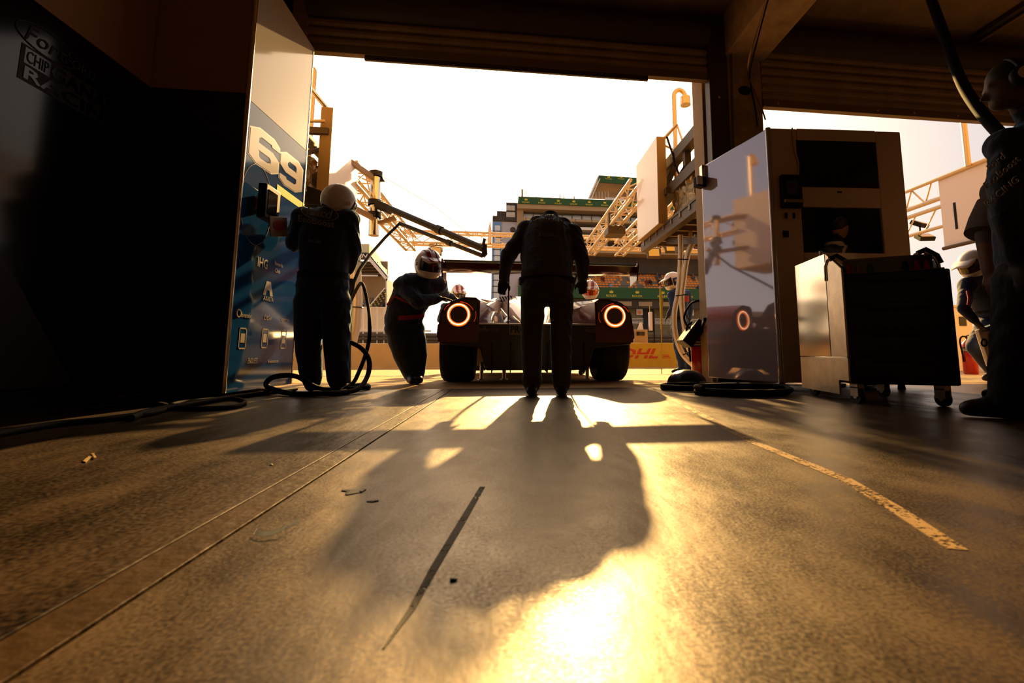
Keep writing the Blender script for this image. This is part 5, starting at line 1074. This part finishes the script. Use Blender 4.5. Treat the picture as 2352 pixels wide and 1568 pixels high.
helmet(m9, J['H'], R, .150, stripes=False, peak=True)
obj('red_flash', MB().tube([PD(2222, 668, 4.50), PD(2226, 685, 4.46), PD(2224, 700, 4.46)], .012, 8), M['redc'], m9, smooth=50); ring_at('belt', J['W']-UP*.03, .17, .15, J['SR']-J['SL'], UP, .05, M['black'], m9)
bp_ = thing('body_panel', 'white curved bodywork panel with black lettering propped beside the bending mechanic', 'panel', PD(2285, 840, 4.5))
q = [PD(2247, 757, 4.5), PD(2352, 735, 4.5), PD(2352, 800, 4.5), PD(2300, 842, 4.5), PD(2275, 842, 4.5)]
obj('sheet', MB().prism(q, CAMF*.05), M['digit'], bp_, bevel=.01); obj('dark_edge', MB().prism([PD(2262, 752, 4.49), PD(2352, 722, 4.49), PD(2352, 742, 4.49), PD(2258, 762, 4.49)], CAMF*.06), M['navy'], bp_)
p = PD(2251, 783, 4.495); text('lettering', 'oBoost', .13, p, (CAMR+UP*.10), UP, M['ink'], bp_, width=.44, bold=.02, align='L'); p = PD(2312, 745, 4.485); text('lettering', 'MICHELIN', .035, p, (CAMR+UP*.2), UP, M['digit'], bp_, width=.28)
pr = [PD(2290, 842, 4.53), PD(2340, 812, 4.53)]
for i, q_ in enumerate(pr): bar('prop', (q_.x, q_.y, 0), q_+UP*.02, .015, M['blackp'], bp_)
# 10 man added inside the cabinet in place of a reflection in its screen
yw = 3.95
pv = lambda px, py, Y=yw: PY(px, py, Y)
J = dict(H=pv(1936, 528), N=pv(1918, 568), C=pv(1900, 625), W=pv(1893, 680), P=pv(1893, 730), SL=pv(1885, 590, 3.80), SR=pv(1905, 590, 4.08), EL=pv(1885, 670, 3.75), ER=pv(1905, 670, 4.1), WL=pv(1940, 690, 3.8), WR=pv(1950, 690, 4.05),
 HL=pv(1898, 740, 3.86), HR=pv(1898, 740, 4.04), KL=pv(1985, 735, 3.86), KR=pv(1985, 735, 4.04), AL=pv(1985, 850, 3.86), AR=pv(1985, 850, 4.04))
for s in 'LR': J['A'+s].z = .09; J['T'+s] = J['A'+s]+Vector((.15, -.02, -.052))
R = frame(Vector((.93, -.12, -.32)))
m10 = person('man with dark hair and white collar added inside the cabinet for a screen reflection', J, dict(suit=M['black'], hand=M['skin']), rot=R, vox=.011, torso=[(.16, .14), (.16, .13), (.18, .13), (.17, .11), (.075, .07)])
obj('hair', MB().ell(J['H']+R@Vector((0, -.026, .030)), (.082, .085, .098), R, 20, 12), M['hair'], m10, smooth=60)
ring_at('collar', J['N']+UP*.02, .085, .085, CAMR, UP+CAMR*-.6, .05, M['digit'], m10)
obj('lapel', MB().tube(smooth_pts([J['N']+Vector((.07, -.05, .0)), pv(1932, 598, 3.80), pv(1945, 630, 3.78)]), .018, 8), M['digit'], m10, smooth=50)
stl = thing('stool', 'dark stool under the seated man inside the cabinet', 'stool', (J['P'].x, J['P'].y, 0)); zst = J['P'].z-.16
obj('seat', MB().cyl((J['P'].x, J['P'].y, zst-.04), (J['P'].x, J['P'].y, zst), .17, n=20), M['blackp'], stl, smooth=40); obj('post', MB().cyl((J['P'].x, J['P'].y, .02), (J['P'].x, J['P'].y, zst-.04), .025, n=12), M['steel'], stl); obj('base', MB().cyl((J['P'].x, J['P'].y, .0), (J['P'].x, J['P'].y, .02), .14, n=20), M['steel'], stl)
# ------------------------------------------------------------------ far side: grandstand building behind the pit wall
YG = 62.0; G = lambda px, py, Y=YG: PY(px, py, Y)
gs = thing('grandstand_building', 'tall grandstand building with green banners and orange seats behind the pit wall', 'building', (14, YG+4, -1.0))
ref = G(1300, 640); REFX = ref.x
def zpx(py): return PY(1300, py, YG).z
def xpx(px): return PY(px, 640, YG).x
def blk(name, px0, px1, py0, py1, m, d0=0.0, d1=6.0, **k):
    """block given by its front rectangle as read along the facade (heights read near x=1300)"""
    return obj(name, MB().box(xpx(px0), YG+d0, zpx(py1), xpx(px1), YG+d1, zpx(py0)), m, gs, **k)
blk('tower', 1128, 1198, 497, 830, M['bldg'], 1.0, 9); blk('tower_roof', 1138, 1165, 484, 497, M['bldd'], 1.2, 9)
blk('tower_fascia', 1129, 1188, 497, 509, M['bldd'], .8, 1.0)
blk('glazing_strip', 1130, 1149, 511, 690, M['glsb'], .85, .98)
for i in range(12):
    blk('glazing_pane', 1134, 1147, 519+i*14, 531+i*14, M['gls'], .80, .86)  # pale colour stands in for sky reflected in these panes
    blk('transom', 1130, 1149, 531.5+i*14, 533+i*14, M['bldd'], .76, .82)
o = obj('porthole', MB().lathe([(.0, 0), (.32, 0), (.40, .05), (.40, .14), (.34, .14)], G(1178, 528), (0, -1, 0), 24), M['bldd'], gs, smooth=40)
blk('stair_box', 1160, 1192, 467, 508, M['bldd'], .6, 8)
for a in (474, 489):
    blk('slatted_panel', 1161, 1181, a, a+11, M['bldw'], .5, .6)
    for i in range(6): blk('panel_rib', 1163+i*3.1, 1163.8+i*3.1, a, a+11, M['bldd'], .46, .5)
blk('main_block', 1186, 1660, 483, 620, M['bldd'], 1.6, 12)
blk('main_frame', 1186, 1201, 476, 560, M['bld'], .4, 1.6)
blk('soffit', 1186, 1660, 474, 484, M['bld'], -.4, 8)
blk('green_banner', 1188, 1660, 460, 474, M['green'], -.6, -.42)
blk('roof_deck', 1188, 1660, 458.5, 460, M['bldd'], -.6, 12)
def crown(c, s, m, parent, n=-1):
    pts = [(-.5, 0), (.5, 0), (.62, .75), (.30, .32), (.30, .9), (.12, .36), (0, 1.0), (-.12, .36), (-.30, .9), (-.30, .32), (-.62, .75)]
    obj('crown', MB().prism([c+Vector((x*s, 0, z*s)) for x, z in pts], (0, -.02, 0)), m, parent)
for px in (1206, 1243, 1281, 1317, 1353, 1389, 1425, 1461, 1497):
    c = Vector((xpx(px), YG-.62, zpx(467))); crown(c, .36, M['gold'], gs); text('lettering', 'ROLEX', .22, (c.x, YG-.62, zpx(471)), (1, 0, 0), (0, 0, 1), M['gold'], gs, width=1.0)
# glazed floor with mullions
for i in range(19):
    a = 1202+i*23.2; blk('glazing_pane', a, a+22, 487, 503, M['gls'], 1.35, 1.45); blk('mullion', a+22, a+23.2, 485, 505, M['bldd'], 1.2, 1.5)
for py, m in ((505, 'bld'), (523, 'bldw'), (543, 'bld')):
    blk('balcony_slab', 1200, 1660, py, py+6, M[m], -.6, 2.0); blk('balcony_rail', 1200, 1660, py-8, py-7.3, M['bldd'], -.6, -.5)
for i in range(12): blk('rail_post', 1206+i*38, 1207+i*38, 505, 560, M['bldd'], -.62, -.5)
for i in range(8):
    if i % 2: blk('lit_opening', 1350+i*30, 1372+i*30, 549, 560, M['gls'], 1.5, 1.6)
blk('seat_balcony', 1330, 1660, 576, 582, M['bld'], -1.0, 4)
# lower stand: dark void, columns, raked orange seats
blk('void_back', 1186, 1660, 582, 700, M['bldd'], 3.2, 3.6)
for px in (1344, 1440, 1500, 1522, 1550): blk('pillar', px, px+4, 580, 640, M['dark'], 2.3, 2.7)
for i in range(4): blk('back_panel', 1505+i*24, 1525+i*24, 590, 620, M['bld'], 3.0, 3.15)
rake = MB(); rows = 8
for i in range(rows):
    z0 = zpx(668-i*7.0); rake.box(xpx(1190), YG-.9+i*.42, z0-.7, xpx(1660), YG-.9+(i+1)*.42, z0)
obj('raked_steps', rake, M['stand'], gs)
sm = MB(); sm.box(-.19, -.05, .0, .19, .30, .05); sm.loft([[(-.19, .26, .02), (.19, .26, .02), (.19, .31, .02), (-.19, .31, .02)], [(-.18, .32, .36), (.18, .32, .36), (.18, .36, .36), (-.18, .36, .36)]])
sme = bpy.data.meshes.new('seat'); sme.from_pydata(sm.v, [], sm.f); norm_mesh(sme); sme.materials.append(M['seat'])
nseat = 0; free = []
for i in range(rows):
    z = zpx(668-i*7.0); x = xpx(1336)
    while x < xpx(1612) and nseat < 296:
        pxs = 1336+(x-xpx(1336))/(xpx(1612)-xpx(1336))*276
        gap = (1418+i*3.0 < pxs < 1436+i*2.0) or (1462-i < pxs < 1474-i and i < 5)
        if not gap and random.random() > .08:
            o = bpy.data.objects.new('seat', sme); put(o, gs); o.location = (x, YG-.82+i*.42, z+.02); o.scale = (1, 1, .9); nseat += 1; free.append((x, YG-.72+i*.42, z+.06))
        x += .455
blk('front_barrier', 1190, 1660, 661, 686, M['green'], -1.3, -1.1)
blk('barrier_rail', 1190, 1660, 656, 657, M['bldd'], -1.28, -1.2)
for px in (1345, 1399, 1457, 1514, 1571, 1628):
    c = Vector((xpx(px), YG-1.32, zpx(674))); crown(c, .46, M['gold'], gs); text('lettering', 'ROLEX', .30, (c.x, YG-1.32, zpx(680)), (1, 0, 0), (0, 0, 1), M['gold'], gs, width=1.42, bold=.01)
blk('under_beam', 1186, 1660, 686, 706, M['bldd'], -.8, 3)
for i in range(6): blk('under_panel', 1370+i*46, 1400+i*46, 692, 702, M['bld'], -.9, -.8)
blk('lower_wall', 1186, 1660, 706, 840, mat('sandy brown wall', (.16, .11, .045), .8, var=.4, vscale=.5), .6, 3, label='sandy wall below the stand')  # dark sandy brown, mottled by noise
for px in (1478, 1482): pass
for i in range(5): blk('hoarding_line', 1440, 1660, 729+i*3, 730+i*3, M['bldw'], .45, .6)
for px in (1469, 1586):
    blk('sponsor_plate', px-7, px+7, 707, 721, M['digit'], .3, .44); c = Vector((xpx(px), YG+.28, zpx(714.5)))
    obj('shell_emblem', MB().prism([c+Vector((.30*cos(a), 0, .26*sin(a)-.02)) for a in [pi*(1.25+1.5*k/12*-1) for k in range(13)]]+[c+Vector((.10, 0, -.32)), c+Vector((-.10, 0, -.32))], (0, -.03, 0)), M['shell'], gs)
for a, b_ in ((1478, 1502), (1545, 1575)): blk('doorway', a, b_, 707, 760, M['dark'], .4, .62)
# canopy over the roof at the right
cp = MB().prism([G(1375, 402), G(1700, 424), G(1700, 441), G(1373, 418)], (0, .2, 0)); obj('canopy_banner', cp, M['green'], gs)
b = MB(); b.loft([[G(1375, 402)+Vector((0, .22, 0)), G(1700, 424)+Vector((0, .22, 0)), G(1700, 430)+Vector((0, .22, 0)), G(1375, 416)+Vector((0, .22, 0))], [G(1352, 452, YG+9)+Vector((0, 0, 0)), G(1700, 470, YG+9), G(1700, 474, YG+9), G(1352, 456, YG+9)]]); obj('canopy_soffit', b, M['bld'], gs)
blk('canopy_back', 1366, 1660, 428, 462, M['bld'], 8, 9)
for px in (1398, 1427): c = G(px, 408); c.y -= .02; crown(c, .34, M['gold'], gs); text('lettering', 'ROLEX', .2, c+Vector((0, 0, -.16)), (1, 0, -.06), (0, 0, 1), M['gold'], gs, width=.95)
bar('canopy_leg', G(1374, 405), G(1352, 456), .10, M['bldw'], gs); bar('canopy_leg', G(1378, 410), G(1358, 456), .06, M['bldw'], gs)
for i in range(6): bar('roof_rail', G(1362+i*7, 456), G(1362+i*7, 440), .025, M['bldw'], gs, 6)
blk('roof_cabin', 1397, 1440, 444, 459, M['bldw'], 1, 5)
for px, py, r in ((1198, 433, .14), (1207, 436, .05), (1231, 430, .03), (1243, 450, .03), (1276, 440, .03), (1288, 441, .07), (1298, 443, .06), (1310, 450, .03), (1322, 444, .08)): bar('mast', Vector((xpx(px), YG+1, zpx(460))), Vector((xpx(px), YG+1, zpx(py))), r, M['bld'], gs, 6)
bar('cross_wire', Vector((xpx(1208), YG+1, zpx(437))), Vector((xpx(1330), YG+1, zpx(441))), .02, M['bld'], gs, 6)
# second row of seats on the upper balcony: too small to pick apart
b = MB()
for r_ in range(3):
    x = xpx(1332)
    while x < xpx(1606):
        if random.random() > .12: b.box(x, YG-.6+r_*.7, zpx(576-r_*6), x+.30, YG-.45+r_*.7, zpx(576-r_*6)+.30)
        x += .36
obj('balcony_seats', b, [M['seat']], gs, kind='stuff')
# spectators
def spectator_mesh():
    b = MB(); b.loft([[(.20*cos(2*pi*k/8)*s, .12*sin(2*pi*k/8)*s+yo, z) for k in range(8)] for z, s, yo in ((0, .9, 0), (.12, 1, 0), (.38, 1.1, .03), (.50, .8, .04), (.54, .3, .03))])
    nb = len(b.f); b.tube([(-.10, .0, .08), (-.10, -.36, .10), (-.10, -.38, -.30)], .07, 6); b.tube([(.10, .0, .08), (.10, -.36, .10), (.10, -.38, -.30)], .07, 6)
    b.tube([(-.22, .02, .44), (-.26, -.10, .22), (-.12, -.28, .18)], .05, 6); b.tube([(.22, .02, .44), (.26, -.10, .22), (.12, -.28, .18)], .05, 6)
    nl = len(b.f); b.ell((0, .02, .68), (.09, .10, .13), None, 8, 6)
    me = bpy.data.meshes.new('person'); me.from_pydata(b.v, [], b.f); norm_mesh(me); me.materials.append(None); me.materials.append(M['skin'])
    for i, p in enumerate(me.polygons): p.material_index = 1 if i >= nl else 0; p.use_smooth = True
    return me
spm = spectator_mesh()
tops = [mat('top '+str(i), c, .9) for i, c in enumerate(((.02, .02, .025), (.45, .40, .36), (.03, .05, .10), (.20, .03, .02), (.02, .10, .07), (.10, .09, .08), (.55, .48, .40)))]
def spectator(loc, label, group, rz=0.0):
    o = bpy.data.objects.new('person', spm); COL.objects.link(o); o.location = loc; o.rotation_euler.z = rz+random.uniform(-.3, .3)
    o.material_slots[0].link = 'OBJECT'; o.material_slots[0].material = random.choice(tops); tag(o, label, 'person', group); return o
random.seed(21)
for i in random.sample(range(len(free)), 30): spectator(Vector(free[i])+Vector((0, -.02, .02)), 'tiny spectator sitting among the orange seats above the green banner', 'spectators in the orange seats')
for px in (1410, 1465, 1560, 1585): spectator(Vector((xpx(px), YG-.35, zpx(574))), 'tiny spectator on the upper balcony of orange seats', 'spectators on the upper balcony')
# ------------------------------------------------------------------ smaller grandstand at the left
YS = 48.0; Q = lambda px, py, Y=YS: PY(px, py, Y)
ls = thing('side_grandstand', 'small covered grandstand with a pitched grey roof and crowd at the left', 'building', Q(840, 800))
obj('roof_edge', MB().prism([Q(847, 583), Q(891, 633), Q(888, 646), Q(847, 598)], (0, .3, 0)), M['bldw'], ls)
obj('roof', MB().loft([[Q(730, 582), Q(848, 583), Q(889, 634), Q(889, 637), Q(848, 587), Q(730, 586)], [Q(730, 560, YS+10), Q(848, 560, YS+10), Q(889, 612, YS+10), Q(889, 618, YS+10), Q(848, 566, YS+10), Q(730, 566, YS+10)]]), M['bldd'], ls)
obj('name_board', MB().prism([Q(770, 578), Q(847, 580), Q(847, 596), Q(770, 594)], (0, .2, 0)), M['bldd'], ls)
text('lettering', 'MICHELIN', .42, Q(806, 586)+Vector((0, -.01, 0)), (1, 0, -.02), (0, 0, 1), M['bldw'], ls, width=3.3, shear=.2, bold=.02)
obj('side_wall', MB().prism([Q(886, 640), Q(889, 640), Q(888, 800), Q(885, 800)], (0, 8, 0)), M['bldw'], ls)
obj('back_wall', MB().prism([Q(730, 600, YS+6), Q(890, 600, YS+6), Q(890, 800, YS+6), Q(730, 800, YS+6)], (0, .3, 0)), M['bld'], ls)
for i in range(5): obj('roof_beam', MB().beam(Q(730, 604+i*7, YS+.8+i), Q(868-i*-3, 604+i*7, YS+.8+i), .12, .22), M['bldd'], ls)
obj('lamp_strip', MB().beam(Q(730, 632, YS+1), Q(868, 633, YS+1), .1, .14), M['winlit'], ls)
b = MB()
for i in range(7): p = Q(730, 712-i*6, YS); q = Q(886, 712-i*6, YS); b.box(p.x, YS+.2+i*.6, -1.0, q.x, YS+.8+i*.6, p.z-.4)
obj('raked_steps', b, M['stand'], ls)
obj('stair_rail', MB().beam(Q(846, 706, YS-.3), Q(884, 661, YS-.3), .06, .10), M['bldw'], ls); obj('stair_flight', MB().prism([Q(846, 708, YS-.2), Q(884, 663, YS-.2), Q(884, 688, YS-.2), Q(862, 712, YS-.2)], (0, .3, 0)), M['bldd'], ls)
for i in range(6):
    for j in range(3): a = Q(852+i*5.6+j*2.5, 703-i*6.6+j*4.5, YS-.5); obj('stair_seat', MB().box(a.x, a.y, a.z, a.x+.12, a.y+.1, a.z+.10), M['olive'], ls)
random.seed(5)
for i in range(34):
    r_ = random.randrange(6); px = random.uniform(815, 872-r_*1.0); p = Q(px, 712-r_*6, YS); spectator((p.x, YS+.5+r_*.6, p.z-.36), 'tiny spectator in the crowd under the pitched roof', 'crowd in the side grandstand')
# debris fence, guard rail and trackside boards on the far side of the track
YF = 30.0; Z = lambda px, py: PY(px, py, YF)
fe = thing('debris_fence', 'tall wire debris fence with pale panels beyond the pit wall at the left', 'fence', Z(840, 800))
for i in range(9): q0 = Z(770+i*16, 706); q1 = Z(770+i*16, 800); bar('post', q1, q0, .035, M['bldw'], fe, 6)
mesh_m = mat('wire mesh veil', (.75, .66, .50), .6, alpha=.42)
obj('mesh_panel', MB().box(Z(765, 706).x, YF+.02, Z(800, 762).z, Z(905, 706).x, YF+.03, Z(800, 704).z), mesh_m, fe)
obj('top_rail', MB().beam(Z(765, 705), Z(905, 706), .05, .05), M['bldw'], fe); obj('fence_rail', MB().beam(Z(765, 759), Z(990, 760), .08, .10), M['bldw'], fe)
gr2 = thing('guard_rail', 'dark steel guard rail along the track beyond the pit wall', 'guard rail', Z(1000, 800))
for i, py in enumerate((768, 776)): q0 = Z(600, py); q1 = Z(1660, py+3); obj('rail', MB().box(q0.x, YF-.12, q0.z-.10, q1.x, YF-.02, q0.z+.07), M['darksteel'], gr2, bevel=.03)
obj('backing_wall', MB().box(Z(600, 780).x, YF+.05, -1.2, Z(1660, 780).x, YF+.2, Z(800, 764).z), mat('track wall', (.11, .075, .035), .8), gr2)
for i in range(14): q0 = Z(780+i*60, 790); obj('post', MB().box(q0.x-.05, YF-.02, -1.0, q0.x+.05, YF+.06, Z(800, 764).z), M['bldd'], gr2)
# pit wall stand: white signal board, perches
sbd = thing('signal_board', 'narrow white board on a dark pole standing on the pit wall', 'board', PY(1500, 788, YW))
a = PY(1491, 716, YW); c = PY(1499, 759, YW); obj('board', MB().box(a.x, YW-.02, c.z, c.x, YW+.10, a.z), M['digit'], sbd, bevel=.01); obj('side', MB().box(c.x+.002, YW-.015, c.z, c.x+.06, YW+.11, a.z), M['blackp'], sbd)
bar('pole', (c.x+.10, YW+.15, PY(1500, 790, YW).z-.1), (c.x+.10, YW+.15, a.z+.05), .025, M['blackp'], sbd); bar('aerial', (a.x+.03, YW+.04, a.z), (a.x+.03, YW+.04, a.z+.19), .014, M['olive'], sbd)
eq = thing('pit_wall_desk', 'timing desk with small screens on the pit wall beside the signal board', 'desk', PY(1465, 788, YW+.6))
a = PY(1448, 757, YW+.6); c = PY(1486, 788, YW+.6)
obj('desk', MB().box(a.x, YW+.5, c.z-.2, c.x, YW+.9, a.z), M['bld'], eq, bevel=.01)
for i, px in enumerate((1452, 1466, 1476)): q = PY(px, 766, YW+.5); obj('screen', MB().box(q.x-.06, YW+.47, q.z-.06, q.x+.06, YW+.495, q.z+.06), M['screen'], eq)
obj('white_chart', MB().prism([PY(1464, 757, YW+.6), PY(1478, 757, YW+.6), PY(1475, 741, YW+.6), PY(1470, 741, YW+.6)], (0, .02, 0)), M['digit'], eq)
